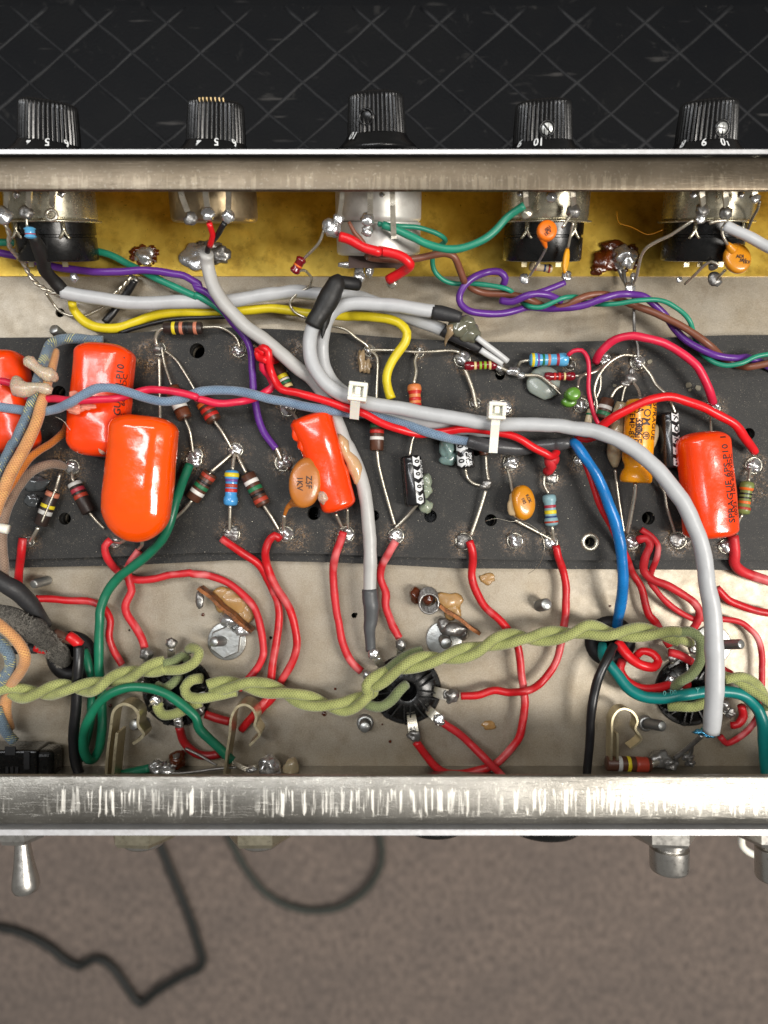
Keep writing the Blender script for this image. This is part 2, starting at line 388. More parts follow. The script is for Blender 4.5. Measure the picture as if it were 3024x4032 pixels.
def seam(pa, pb):
    y0, y1 = 9.6, y_end - 0.05; d = pb - pa
    ts = []
    for yy in (y0, y1):
        ts.append((yy - pa.y) / d.y)
    t0, t1 = max(0, min(ts)), min(1, max(ts))
    if t1 <= t0: return
    a = pa + d * t0; b = pa + d * t1; n = max(6, int((b - a).length / 0.4)); P = []; R = []
    for i in range(n + 1):
        q = a.lerp(b, i / n); q = Vector((q.x + 0.05 * noise.noise(q * 0.9), q.y + 0.05 * noise.noise(q * 0.9 + Vector((9, 0, 0))), q.z - 0.045)); P.append(q)
        R.append(0.085 + 0.05 * noise.noise(q * 0.7))
    m = MB(); m.tube(P, R, 8); m.build('seam_ridge', SEAM, case)
for c in range(-14, 40, 2):
    seam(seam_pt(c, 5), seam_pt(c + 7, -2)); seam(seam_pt(c + 7, 5), seam_pt(c, -2))

# ------------------------------------------------------------------ plates with holes
def plate(outer, holes, z0, z1, name, mat, parent, grid=0, flux=None):
    """outer: list of (x,y); holes: (x,y,r); grid: spacing of inner points (for the painted attribute)"""
    pts = [Vector(p) for p in outer]; edges = [(i, (i + 1) % len(outer)) for i in range(len(outer))]; loops = [list(range(len(outer)))]
    for (x, y, r) in holes:
        s = len(pts); n = 20
        pts += [Vector((x + r * math.cos(2*math.pi*k/n), y + r * math.sin(2*math.pi*k/n))) for k in range(n)]
        edges += [(s + k, s + (k + 1) % n) for k in range(n)]; loops.append(list(range(s, s + n)))
    if grid:
        xs = [p[0] for p in outer]; ys = [p[1] for p in outer]; x = min(xs) + grid * .5
        while x < max(xs):
            y = min(ys) + grid * .5
            while y < max(ys): 
                pts.append(Vector((x, y))); y += grid
            x += grid
    v, e, f, ov, oe, of = delaunay_2d_cdt([p.to_2d() for p in pts], edges, [], 0, 1e-5)
    def inside(c):
        k = False; n = len(outer)
        for i in range(n):
            a = outer[i]; b = outer[(i + 1) % n]
            if (a[1] > c.y) != (b[1] > c.y) and c.x < (b[0] - a[0]) * (c.y - a[1]) / (b[1] - a[1]) + a[0]: k = not k
        return k and not any((c.x - h[0])**2 + (c.y - h[1])**2 < (h[2] * 0.97)**2 for h in holes)
    keep = [t for t in f if inside(sum((v[i] for i in t), Vector((0, 0))) / len(t))]
    m = MB(); m.add([(q.x, q.y, z1) for q in v], keep)
    m.add([(q.x, q.y, z0) for q in v], [list(t)[::-1] for t in keep])
    for lp in loops:
        P = [pts[i] for i in lp]; n = len(P); vs = [(q.x, q.y, z1) for q in P] + [(q.x, q.y, z0) for q in P]
        m.add(vs, [[i, n + i, n + (i + 1) % n, (i + 1) % n] for i in range(n)])
    o = m.build(name, mat, parent, smooth=False)
    if flux is not None:
        at = o.data.attributes.new('flux', 'FLOAT', 'POINT'); b = parent.location
        for i, q in enumerate(o.data.vertices):
            c = q.co + b; val = 0
            for (fx, fy, fr) in flux: val = max(val, 1.0 - (math.hypot(c.x - fx, c.y - fy) / (fr * 2.0)) ** 2)
            at.data[i].value = max(0, min(1, val * 1.6))
    return o

# ------------------------------------------------------------------ chassis
FLOORM = chassis_floor()
ch = thing('chassis', 'open plated steel amplifier chassis with aged floor and two folded lips', 'chassis', (0, 0, -0.12))
XL = 17.0; y_front = 12.6; TILT = math.radians(20)
BHOLES = [('B1',1610,790,62),('C1',530,710,50),('C2',1112,667,55),('C2',1600,685,45),('C3',612,690,52),('C3',1105,722,50),('C4',682,705,54),('B4',1505,1468,48),('C4',205,900,38),('B3',1180,990,40),('B2',1270,1010,30),('C3',985,170,30),('B1',480,1130,55)]
BH = [(T(t, x, y, .75).x, T(t, x, y, .75).y, size(r, .75) * 1.15) for (t, x, y, r) in BHOLES]
fh = [T('B1', 490, 480, 0), T('C2', 1440, 1500, 0), T('D2', 760, 438, 0), T('D1', 1055, 376, 0), T('D3', 5, 245, 0)]
fr = [0.17, 0.1, 0.06, 0.04, 0.05]
socks = [T('D1', 1455, 870, 0), T('D3', 415, 855, 0), T('D4', 1010, 870, 0)]
grom = [T('D1', 590, 590, 0), T('D4', 370, 465, 0)]
holes = [(p.x, p.y, r) for p, r in zip(fh, fr)] + [(p.x, p.y, 1.15) for p in socks] + [(p.x, p.y, 0.62) for p in grom] + BH  # board holes repeated through the floor, added to keep them dark
plate([(-XL, -9.4), (XL, -9.4), (XL, y_front), (-XL, y_front)], holes, -0.12, 0.0, 'floor_pan', FLOORM, ch)
m = MB(); m.box(Vector((0, 0.5, -2.3)), Vector((XL, 0, 0)), Vector((0, 9.0, 0)), Vector((0, 0, 0.1))); m.build('dark_hole_backing', BAKE, ch, smooth=False)  # added dark sheet below the floor, makes the holes look black
LIPF = lip_metal('front_lip_plating', (112, 102, 88), (90, 81, 68), 0.36, 9.58, 9.98, 0.12, srgb(196, 184, 160), 0.10, 0.16)
LIPR = lip_metal('rear_lip_plating', (160, 157, 150), (122, 119, 112), 0.34, -8.95, -8.28, 0.95, srgb(250, 246, 236), 0.45, 0.35)
def extrude_profile(prof, name, mat, parent, x0=-XL, x1=XL, smooth=True, n=1):
    m = MB(); k = len(prof)
    vs = []
    for i in range(n + 1):
        x = x0 + (x1 - x0) * i / n; vs += [Vector((x, p[0], p[1])) for p in prof]
    fs = [[i*k + j, i*k + (j + 1) % k, (i+1)*k + (j + 1) % k, (i+1)*k + j] for i in range(n) for j in range(k)]
    fs += [list(range(k))[::-1], [n*k + j for j in range(k)]]
    m.add(vs, fs); return m.build(name, mat, parent, smooth=smooth, angle=40)
yv = lambda v, z: W(0, v, z).y
# front: wall leans in towards the open top, lip folded inwards
yo = yv(608, 5.0)
arc = [(yo - 0.22 + 0.22 * math.cos(a), 4.78 + 0.22 * math.sin(a)) for a in [math.radians(d) for d in (0, 15, 30, 45, 60, 75, 90)]]
yi = yv(748, 5.0)
prof = [(yo + 1.8, 0.0)] + arc + [(yi + 0.05, 5.0), (yi + 0.015, 4.985), (yi, 4.95), (yi, 4.88), (yo - 0.3, 4.86), (yo - 0.14, 4.7), (yo + 1.68, 0.0)]
ch_b = ch
fl = extrude_profile(prof[::-1], 'front_lip', LIPF, ch)
# object coordinates of children are relative to the chassis base, which sits at y=0
yo2 = yv(3258, 5.0); yi2 = yv(3054, 5.0)
arc = [(yo2 + 0.34 - 0.34 * math.cos(a), 4.68 + 0.34 * math.sin(a)) for a in [math.radians(d) for d in (0, 15, 30, 45, 60, 75, 90)]]
prof = [(yo2, 0.0)] + arc + [(yi2 - 0.06, 5.02), (yi2 - 0.02, 5.0), (yi2, 4.96), (yi2, 4.88), (yo2 + 0.4, 4.88), (yo2 + 0.14, 4.6), (yo2 + 0.12, 0.0)]
extrude_profile(prof, 'rear_lip', LIPR, ch)
PLATEM = metal('brushed_aluminium', (226, 226, 228), 0.42, stain=(150, 140, 120), stainamt=0.25, bump=0.15, met=0.6)
# face plates
pa = thing('control_plate', 'thin bright aluminium control plate edge in front of the knobs', 'plate', (0, 10.9, 0))
yf = yv(607, 5.02)
extrude_profile([(yf + 0.01, 5.02), (yf + 0.01 + 1.85, -0.1), (yf + 1.99, -0.1), (yf + 0.14, 5.02)], 'plate_sheet', PLATEM, pa, smooth=False)
pb = thing('rear_plate', 'thin bright aluminium rear plate edge above the carpet', 'plate', (0, -9.6, 0))
yr = yv(3268, 5.0)
extrude_profile([(yr, 4.98), (yr, -0.1), (yr - 0.17, -0.1), (yr - 0.17, 4.98)], 'plate_sheet', PLATEM, pb, smooth=False)
# brass ground plate lying on the floor under the controls
bp = thing('brass_plate', 'long tarnished brass grounding plate under the row of controls', 'plate', (0, 10.5, 0.0))
m = MB(); yb = yv(1087, 0.06); m.box(Vector((0, (yb + 12.3) / 2, 0.03)), Vector((XL - 0.1, 0, 0)), Vector((0, (12.3 - yb) / 2, 0)), Vector((0, 0, 0.03))); m.build('floor_flange', brass(), bp, smooth=False)
m = MB(); a = Vector((0, -0.342, 0.94)); m.box(Vector((0, 11.36, 2.3)), Vector((XL - 0.1, 0, 0)), a * 2.2, Vector((0, 0.94, 0.342)) * 0.03); m.build('upright_flange', bpy.data.materials['tarnished_brass'], bp, smooth=False)

# ------------------------------------------------------------------ circuit board
BT = 0.75                                           # top of the board
joints = [  # tile, x, y, radius, height, material
 ('B1',1300,775,58,.2),('B2',500,790,60,.16),('C1',1585,230,68,.12),('C1',590,290,65,.2),('C1',240,900,45,.15),('C1',940,905,45,.1),
 ('C2',475,150,62,.14),('C2',860,255,72,.14),('C2',440,835,72,.12),('C2',880,835,68,.2),('C2',1375,840,72,.14),
 ('C3',330,850,68,.14),('C3',885,895,74,.16),('C3',1265,255,66,.14),('C3',1300,890,68,.22),('C3',1590,900,62,.14),('C3',1590,370,66,.12),
 ('B3',115,790,52,.2),('B3',518,805,44,.24),('B3',872,860,72,.24),('B3',975,1220,50,.16),('B3',1205,1260,72,.2),
 ('B4',590,885,64,.3),('B4',1205,1265,66,.14),('B4',40,905,50,.16),('B4',130,1235,66,.14),('B4',320,855,56,.12),
 ('C4',545,900,66,.14),('C4',920,885,76,.12),('C4',1310,935,62,.14),('C4',1540,275,72,.16),('C4',110,235,42,.1),('B3',1180,960,34,.22),('B1',1600,1640,60,.12),('B2',900,1260,70,.12)]
flux = []
for j in joints:
    p = T(j[0], j[1], j[2], BT); flux.append((p.x, p.y, size(j[3], BT)))
for (t, x, y, r) in [('C1',520,330,110),('C2',1360,880,90),('B2',960,780,50),('B3',60,870,60),('C4',1560,480,70),('B1',1230,850,90),('C4',110,260,50),('C2',960,860,70),('B4',430,920,50)]:
    p = T(t, x, y, BT); flux.append((p.x, p.y, size(r, BT)))
bd = thing('circuit_board', 'long black fibre component board with solder eyelets across the chassis', 'circuit board', (0, 2.5, 0.1))
top = [(-60, 1330), (200, 1328), (500, 1312), (700, 1297), (900, 1289), (1100, 1296), (1300, 1308), (1500, 1326), (1700, 1338), (1900, 1346), (2200, 1347), (2450, 1340), (2650, 1328), (2850, 1320), (3100, 1318)]
bot = [(3100, 2205), (2800, 2204), (2400, 2206), (2000, 2204), (1700, 2196), (1480, 2190), (1290, 2182), (1100, 2178), (800, 2176), (500, 2190), (250, 2198), (-60, 2206)]
outer = [(W(u, v, BT).x, W(u, v, BT).y) for (u, v) in top + bot][::-1]
bh = BHOLES
holes = []
for (t, x, y, r) in bh:
    p = T(t, x, y, BT); holes.append((p.x, p.y, size(r, BT)))
BOARD = board_mat()
plate(outer, holes, BT - 0.24, BT, 'component_board', BOARD, bd, grid=0.22, flux=flux)
low = [(-60, 1345), (900, 1310), (1900, 1360), (3100, 1335), (3100, 2246), (2600, 2243), (2100, 2240), (1800, 2238), (1500, 2222), (1290, 2214), (900, 2206), (500, 2226), (-60, 2238)]
outer2 = [(W(u, v, 0.4).x, W(u, v, 0.4).y) for (u, v) in low][::-1]
plate(outer2, [(a_, b_, c_ * 1.05) for a_, b_, c_ in holes], 0.18, 0.42, 'backing_board', BOARD, bd)
EYE = metal('eyelet_nickel', (190, 186, 172), 0.25, stainamt=0.3)
def solder_at(mb, p, r, h, seed, lump=0.14):
    mb.blob(p, r, r * 0.95, max(h, r * 0.45), seed, lump, 1.3, 3, floor=p.z - 0.02)
for i, j in enumerate(joints):
    p = T(j[0], j[1], j[2], BT); r = size(j[3], BT)
    m = MB(); m.lathe(p - Vector((0, 0, 0.01)), Vector((0, 0, 1)), [(0, r), (0.05, r * 0.98), (0.06, r * 0.85), (0.0, r * 0.8)], 20, caps=False); m.build('eyelet', EYE, bd)
    m = MB(); solder_at(m, p + Vector((0, 0, 0.02)), r * 0.86, j[4], i, 0.2 + 0.1 * (i % 3))
    for k in range(2):
        a = i * 2.4 + k * 2.2; m.blob(p + Vector((math.cos(a) * r * 0.5, math.sin(a) * r * 0.5, 0.03 + j[4] * 0.4)), r * 0.42, r * 0.36, j[4] * 0.6, i + k * 9, 0.25, 1.6, 2)
    m.build('solder_joint', SOLDER if i % 4 else SOLDERD, bd)
p = T('C4', 205, 900, BT); r = size(78, BT)
m = MB(); m.lathe(p, Vector((0, 0, 1)), [(-0.2, r * 0.5), (0.04, r * 0.52), (0.08, r * 0.7), (0.07, r * 0.9), (0.0, r)], 28, caps=False); m.build('eyelet', EYE, bd)
# solder crumbs and mica flakes that lie on the board
m = MB()
for i in range(420):
    q = Vector((random.uniform(-13.5, 13.5), random.uniform(-1.5, 6.0), BT + 0.004)); r = random.choice([0.008, 0.01, 0.014, 0.02])
    m.blob(q, r, r * random.uniform(.5, 1.3), r * .5, i, .2, 1, 1)
tag(m.build('solder_crumbs', LEAD, bd), kind='stuff')
m = MB()
for (x, y, s_) in [(690, 880, 26), (1010, 1070, 34), (1090, 1095, 32), (1020, 1110, 18), (405, 1075, 22)]:
    q = T('B4', x, y, BT + 0.012); r = size(s_, BT)
    pts = [q + Vector((math.cos(a) * r * random.uniform(.6, 1.1), math.sin(a) * r * random.uniform(.5, .9), 0)) for a in [k * math.pi / 3 for k in range(6)]]
    m.add(pts + [p_ + Vector((0, 0, .02)) for p_ in pts], [[6, 7, 8, 9, 10, 11], [5, 4, 3, 2, 1, 0]] + [[k, (k + 1) % 6, 6 + (k + 1) % 6, 6 + k] for k in range(6)])
tag(m.build('mica_flakes', plastic('mica', (128, 122, 104), 0.3, 0.1, 0.3, 0.2), bd, smooth=False), kind='stuff')

# ------------------------------------------------------------------ text as flat ink wrapped on a surface
def text_mesh(txt, sz, bold=0.0):
    c = bpy.data.curves.new('ink', 'FONT'); c.body = txt; c.size = sz; c.align_x = 'CENTER'; c.align_y = 'CENTER'; c.resolution_u = 2; c.offset = bold
    o = bpy.data.objects.new('ink', c); COL.objects.link(o)
    me = bpy.data.meshes.new_from_object(o.evaluated_get(bpy.context.evaluated_depsgraph_get()))
    v = [q.co.copy() for q in me.vertices]; f = [list(p.vertices) for p in me.polygons]
    bpy.data.objects.remove(o); bpy.data.curves.remove(c); bpy.data.meshes.remove(me); return v, f
def ink(txt, fn, sz, mat, parent, name='print', bold=0.0):
    v, f = text_mesh(txt, sz, bold); m = MB(); m.add([fn(q.x, q.y) for q in v], f); return m.build(name, mat, parent, smooth=False)

# ------------------------------------------------------------------ knobs and potentiometers on the leaning panel
OUT = Vector((0, math.cos(TILT), math.sin(TILT))); UPP = Vector((0, -math.sin(TILT), math.cos(TILT)))
def panel_pt(x, d, h=0.0):                          # d out of the panel (negative = inside), h along the panel
    zq = 2.5; return Vector((x, yf + 0.14 + (5 - zq) * math.tan(TILT), zq)) + OUT * d + UPP * h
def knob(x, pull, digits, screw, label, seed, yaw=0.0):
    o = panel_pt(x, 0.05 + pull); OUT = (globals()['OUT'] + Vector((yaw, 0, 0))).normalized()
    t = thing('control_knob', label, 'knob', panel_pt(x, 0.05 + pull), 'fluted control knobs along the panel')
    m = MB(); m.lathe(o + OUT * 0.42, OUT, [(0.0, 0.97), (0.3, 0.96), (1.0, 0.905), (1.12, 0.89), (1.18, 0.85), (1.22, 0.76), (1.2, 0.1)], 264, 44, 0.045, up=UPP)
    m.build('fluted_grip', KNOB, t, angle=50)
    sk = [(0.0, 1.3), (0.03, 1.31), (0.09, 1.28), (0.2, 1.15), (0.32, 1.04), (0.42, 0.99), (0.46, 0.93)]
    m = MB(); m.lathe(o, OUT, sk, 72, up=UPP); m.build('skirt', KNOB, t)
    for (ch_, ang, r0) in digits:                   # angle in degrees from straight up, positive to the right in the picture
        def fn(tx, ty, ang=ang):
            # ty>0 is the top of the digit = towards the rim
            s = (0.36 - ty); d = max(0.02, s)
            for (d0, ra), (d1, rb) in zip(sk[:-1], sk[1:]):
                if d0 <= d <= d1 or d1 == 0.46: r = ra + (rb - ra) * (d - d0) / (d1 - d0); break
            a = math.radians(ang) - tx / 1.1
            return o + OUT * (d + 0.012) + (UPP * math.cos(a) + Vector((1, 0, 0)) * math.sin(a)) * (r + 0.014)
        ink(ch_, fn, 0.34, WHITEINK, t, 'number', 0.008)
    if screw:
        a = math.radians(screw[0]); n = (UPP * math.cos(a) + Vector((1, 0, 0)) * math.sin(a)); c = o + OUT * screw[1] + n * 0.86
        m = MB(); m.lathe(c, n, [(-0.05, 0.27), (0.1, 0.25), (0.085, 0.2), (0.02, 0.2)], 24, up=OUT, caps=False); m.build('screw_boss', KNOB, t)
        m = MB(); m.lathe(c, n, [(0, 0.19), (0.07, 0.185), (0.085, 0.16)], 20, up=OUT)
        sc = m.build('set_screw', ZINC if screw[2] else KNOB, t)
        if not screw[2]: return t
        q = Matrix.Rotation(math.radians(screw[3]), 3, n) @ OUT; m = MB(); m.box(c + n * 0.082, q * 0.17, n.cross(q) * 0.028, n * 0.008); m.build('slot', BAKE, sc, smooth=False)
    return t
knob(-11.06, 0, [('4', -14, 0), ('5', 19, 0), ('6', 52, 0)], None, 'leftmost black fluted knob, plain grip showing 4, 5 and 6 on its skirt', 1, 0.12)
k2 = knob(-5.55, 0, [('4', -20, 0), ('5', 12, 0), ('6', 45, 0)], None, 'black fluted knob with a row of cream chips along its outer rim', 2, 0.07)
m = MB()
for k in range(7):
    a = math.radians(-21 + k * 8.6); n = (UPP * math.cos(a) + Vector((1, 0, 0)) * math.sin(a)); c = panel_pt(-5.52, 0.05) + OUT * 1.57 + Vector((.03, 0, 0)) + n * 0.835
    m.box(c, OUT * 0.06, n.cross(OUT) * 0.02, n * 0.03)
m.build('rim_chip', plastic('cream_chip', (226, 196, 140), 0.5, 0.05, 0.1, 0.1), k2, smooth=False)
k3 = knob(-0.22, 0.22, [('10', -46, 0)], (-20, 0.86, False, 0), 'middle black knob pulled further out than the others, with a bare screw boss', 3, -0.03)
knob(5.24, 0, [('9', -54, 0), ('10', -18, 0)], (-3, 0.74, True, 40), 'black fluted knob with a diagonally slotted screw, fourth from the left', 4, -0.05)
knob(10.6, 0, [('8', -62, 0), ('9', -24, 0), ('10', 12, 0)], (8, 0.76, True, 82), 'rightmost black knob showing 8, 9 and 10 with a level slotted screw', 5, -0.04)

def ribbon_pts(tile, pts, w, mat, name, parent, th=0.03, joint=None):
    """flat strip following points (x, y, z) with width w in tile pixels, lying face up"""
    P = [T(tile, *q) for q in pts]; m = MB(); vs = []
    for i, p in enumerate(P):
        d = (P[min(i + 1, len(P) - 1)] - P[max(i - 1, 0)]).normalized(); s = d.cross(Vector((0, 0, 1)))
        s = s.normalized() if s.length > 1e-4 else Vector((1, 0, 0)); h = size(w, p.z) / 2; u = s.cross(d) * th
        vs += [p - s * h - u, p + s * h - u, p + s * h + u, p - s * h + u]
    fs = []
    for i in range(len(P) - 1):
        for k in range(4): fs.append([i*4 + k, i*4 + (k+1) % 4, (i+1)*4 + (k+1) % 4, (i+1)*4 + k])
    fs += [[3, 2, 1, 0], [len(P)*4 - 4 + k for k in range(4)]]
    m.add(vs, fs); return m.build(name, mat, parent, smooth=False)
def eye(tile, x, y, z, r, parent, mat=None, solder=True, seed=0):
    p = T(tile, x, y, z); rr = size(r, z); m = MB()
    if solder:
        m.blob(p, rr, rr, rr * 0.6, seed, 0.22, 1.4, 3); m.build('solder_joint', mat or SOLDER, parent)
    else:
        m.lathe(p - Vector((0, 0, .03)), Vector((0, 0, 1)), [(0, rr), (.06, rr), (.06, rr * .55), (0, rr * .55), (0, rr)], 20, caps=False); m.build('lug_eye', mat or LEAD, parent)
def pot(x, kind, label):
    t = thing('potentiometer', label, 'potentiometer', panel_pt(x, -1.0), 'potentiometers behind the panel')
    A = -OUT; o = panel_pt(x, -0.16)
    r = 1.45
    m = MB(); m.lathe(o, A, [(0.0, 0.9), (0.0, 1.3), (0.28, 1.32), (0.34, 1.28)], 40, up=UPP); m.build('wafer', BAKE, t)
    shell = {'tan': STEELT, 'alu': ALU}.get(kind, STEEL)
    m = MB(); m.lathe(o + A * 0.42, A, [(0, r * 0.98), (0.04, r), (1.22, r), (1.3, r * 0.985), (1.36, r * 0.94), (1.38, r * 0.85)] , 56, up=UPP); c = m.build('can', shell, t, angle=35)
    if kind != 'tan' or True:
        m = MB(); m.lathe(o + A * 0.36, A, [(0, 1.2), (0.08, 1.22)], 40, up=UPP); m.build('gasket', BAKE, t)
    for s in (-1, 1):                              # folded tabs beside the lug opening
        m = MB(); q = o + A * 0.2 + UPP * (r * 0.86) + Vector((s * 0.78, 0, 0)); m.box(q, Vector((0.12, 0, 0)), A * 0.24, UPP * 0.06); m.build('folded_tab', shell, t, smooth=False)
    if kind == 'black':
        m = MB(); m.lathe(o + A * 1.74, A, [(0, r * 1.06), (0.03, r * 1.09), (0.07, r * 1.06)], 56, up=UPP); m.build('flange', shell, t)
        R2 = 1.33
        m = MB(); m.lathe(o + A * 1.8, A, [(0, R2), (0.38, R2), (0.4, R2 * 0.96), (0.46, R2 * 0.96), (0.48, R2), (1.16, R2), (1.22, R2 * 0.97), (1.24, R2 * 0.9)], 56, up=UPP); m.build('rear_can', BAKE, t, angle=35)
        for s in (-1, 1):                          # forked bent clamp tab
            for e in (-1, 1):
                q = o + A * 1.95 + UPP * (R2 * 0.82 + .06) + Vector((s * 0.78, 0, 0)); m = MB()
                m.tube([q - A * .15, q + A * .12, q + A * 0.28 + Vector((e * 0.1, 0, 0.0)), q + A * 0.38 + Vector((e * 0.17, 0, 0.05))], [0.075, 0.07, 0.06, 0.04], 6); m.build('clamp_tab', shell, t)
        for s in (-0.7, -0.25, 0.45):
            m = MB(); q = o + A * 3.05 + UPP * 0.6 + Vector((s, 0, 0)); m.box(q, Vector((0.09, 0, 0)), A * 0.16, UPP * 0.03); m.build('rear_lug', CLIP, t, smooth=False)
    if kind == 'alu':
        m = MB(); m.lathe(o + A * 1.8, A, [(0, r * 0.985), (0.04, r * 0.99), (0.95, r * 0.985), (1.02, r * 0.95), (1.05, r * 0.88)], 56, up=UPP); m.build('rear_can', ALU, t, angle=35)
        m = MB(); m.box(o + A * 3.02 + UPP * 0.45, Vector((1.0, 0, 0)), A * 0.22, UPP * 0.35); m.build('switch_body', plastic('dark_phenolic', (66, 44, 36), 0.5, 0.15, 0.3, 0.3), t, smooth=False)
        for s in (-0.3, 0.7):
            m = MB(); q = o + A * 3.3 + UPP * 0.62 + Vector((s, 0, 0)); m.blob(q, .13, .25, .14, int(s * 10), .2); m.build('solder_joint', SOLDER, t)
    return t
p1 = pot(-11.25, 'black', 'leftmost potentiometer, bright shell with a black rear section')
p2 = pot(-5.75, 'tan', 'plain tan steel potentiometer with three short soldered lugs')
p3 = pot(-0.19, 'alu', 'large pale aluminium potentiometer in the middle with long lugs')
p4 = pot(5.45, 'black', 'potentiometer with black rear and small orange disc above it')
p5 = pot(10.95, 'black', 'rightmost potentiometer with black rear, grey cable soldered on')
# lugs seen below the front lip
for (P_, tile, pts, w) in [
    (p1,'A1',[(55,800,4.3),(55,900,4.1),(50,960,3.9)],45),(p1,'A1',[(240,800,4.3),(238,900,4.1),(230,960,3.9)],48),(p1,'A1',[(430,800,4.3),(428,900,4.1),(425,960,3.85)],48),
    (p2,'A2',[(20,800,4.3),(35,880,4.15),(80,1000,3.8)],44),(p2,'A2',[(225,800,4.3),(230,870,4.15),(243,960,3.9)],48),(p2,'A2',[(415,800,4.3),(415,880,4.15),(412,1000,3.8)],44),
    (p3,'A2',[(1345,800,4.35),(1340,900,4.2),(1320,1040,3.8)],36),(p3,'A3',[(120,800,4.35),(120,900,4.2),(120,1020,3.9)],46),(p3,'A3',[(300,800,4.35),(302,950,4.2),(312,1200,3.7),(313,1225,3.68)],44),
    (p4,'A3',[(1385,800,4.3),(1388,880,4.15),(1392,960,3.9)],42),(p4,'A4',[(62,800,4.3),(66,880,4.15),(68,950,3.9)],42),
    (p5,'A4',[(1115,800,4.3),(1120,880,4.15),(1130,950,3.9)],46),(p5,'A4',[(1310,800,4.3),(1312,880,4.15),(1316,960,3.9)],46),(p5,'A4',[(1545,800,4.3),(1550,860,4.2)],46)]:
    ribbon_pts(tile, pts, w, LEAD, 'lug', P_)
for (P_, tile, x, y, z, r, sol, mt) in [
    (p1,'A1',25,1030,3.7,75,True,SOLDER),(p1,'A1',215,1010,3.75,56,True,SOLDERD),(p1,'A1',420,1030,3.75,55,False,LEAD),(p1,'A1',605,1540,1.6,36,True,SOLDER),
    (p2,'A2',105,1060,3.7,54,True,SOLDERD),(p2,'A2',248,1020,3.8,56,True,SOLDER),(p2,'A2',414,1040,3.75,54,True,SOLDER),
    (p3,'A2',1255,1130,3.6,75,True,SOLDER),(p3,'A2',1310,1060,3.75,44,True,SOLDER),(p3,'A3',100,1065,3.7,58,True,SOLDER),(p3,'A3',95,1160,3.6,48,True,SOLDER),(p3,'A3',35,1540,2.0,44,True,SOLDER),(p3,'A3',300,1580,2.2,46,True,EYE),
    (p4,'A3',1392,1010,3.75,52,True,LEAD),(p4,'A4',68,1000,3.75,56,True,SOLDERD),(p4,'A3',1380,1550,1.7,42,True,SOLDER),(p4,'A4',15,1530,1.6,40,True,SOLDER),
    (p5,'A4',1125,990,3.75,52,True,SOLDERD),(p5,'A4',1110,1060,3.7,44,True,SOLDER),(p5,'A4',1318,1010,3.8,52,True,SOLDERD),(p5,'A4',1225,1560,2.0,58,True,SOLDERD),(p5,'A4',1215,1440,2.2,40,True,SOLDERD),(p5,'A4',1555,890,4.1,42,True,SOLDER),(p5,'A4',935,1560,1.6,26,True,SOLDER),(p5,'A4',1050,860,4.1,30,True,SOLDER),(p5,'A4',1440,865,4.1,30,True,SOLDER),
    (p1,'A1',130,860,4.1,30,True,SOLDER),(p1,'A1',500,855,4.1,30,True,SOLDER),(p3,'A3',215,865,4.1,22,True,SOLDER),(p4,'A3',1600,880,4.1,44,True,SOLDER),(p4,'A3',1345,855,4.1,26,True,SOLDER)]:
    eye(tile, x, y, z, r, P_, mt, sol, int(x))

# ------------------------------------------------------------------ wires
def wire(spec, w, mat, name, label, cat='wire', group=None, n=12, parent=None, step=0.12, jitter=0.0):
    pts, rad = parse(spec, w); P, R = smooth_path(pts, rad, step)
    if jitter: R = [r * (1 + jitter * noise.noise(p * 2.1)) for p, r in zip(P, R)]
    if w > 12:
        P = [p + noise.noise_vector(p * 1.1) * .03 + noise.noise_vector(p * 3.0) * .008 for p in P]
        R = [r * (1 + .07 * noise.noise(p * 2.6)) for p, r in zip(P, R)]
    m = MB(); m.tube(P, R, n)
    o = m.build(name, mat, parent)
    if parent is None: tag(o, label, cat, group)
    return o
def lead(spec, w=20, mat=None, parent=None, name='lead'):
    pts, rad = parse(spec, w); P, R = smooth_path(pts, rad, 0.1); m = MB(); m.tube(P, R, 8); return m.build(name, mat or LEAD, parent)
def twist_paths(pts, rad, amp, pitch, phase, step=0.07):
    P, R = smooth_path(pts, rad, step); out = ([], []); L = 0
    for i, p in enumerate(P):
        d = (P[min(i + 1, len(P) - 1)] - P[max(i - 1, 0)]).normalized(); s = d.cross(Vector((0, 0, 1))).normalized(); u = s.cross(d)
        if i: L += (p - P[i - 1]).length
        a = phase + 2 * math.pi * L / pitch
        e = min(1.0, 1.0)
        for k, g in enumerate((0, math.pi)):
            out[k].append(p + (s * math.cos(a + g) + u * math.sin(a + g)) * amp * R[i] * e)
    return out, R
SH = 'shielded_cable'
wire('A2 235,1345,2.4 B2 240,80,2.1 290,250,2.0 370,400 480,520 580,610 700,700 850,820,2.0 1000,950,1.9 1090,1020,1.7 1180,1130,1.5 1240,1250,1.35 1300,1380,1.3 1370,1540,1.3 C2 1400,130,1.3 1470,300 1525,500 1555,700,1.3 1568,900 1570,1100,1.1 1568,1300,1.0', 112, GREY2, SH,
     'long grey cable sweeping from the tan potentiometer down past the middle orange capacitor', 'cable', 'grey shielded cables')
wire('C2 1566,1285,1.0,128 1572,1380,1.0,134 1578,1420,1.0,132 D2 1576,290,.9,112 1568,350,.9,100 1568,430,.8,88 1572,545,.7,84', 120, SHRINKG, 'shrink_tube', 'grey heat shrink sleeve ending the pale cable above the middle socket', 'sleeve')
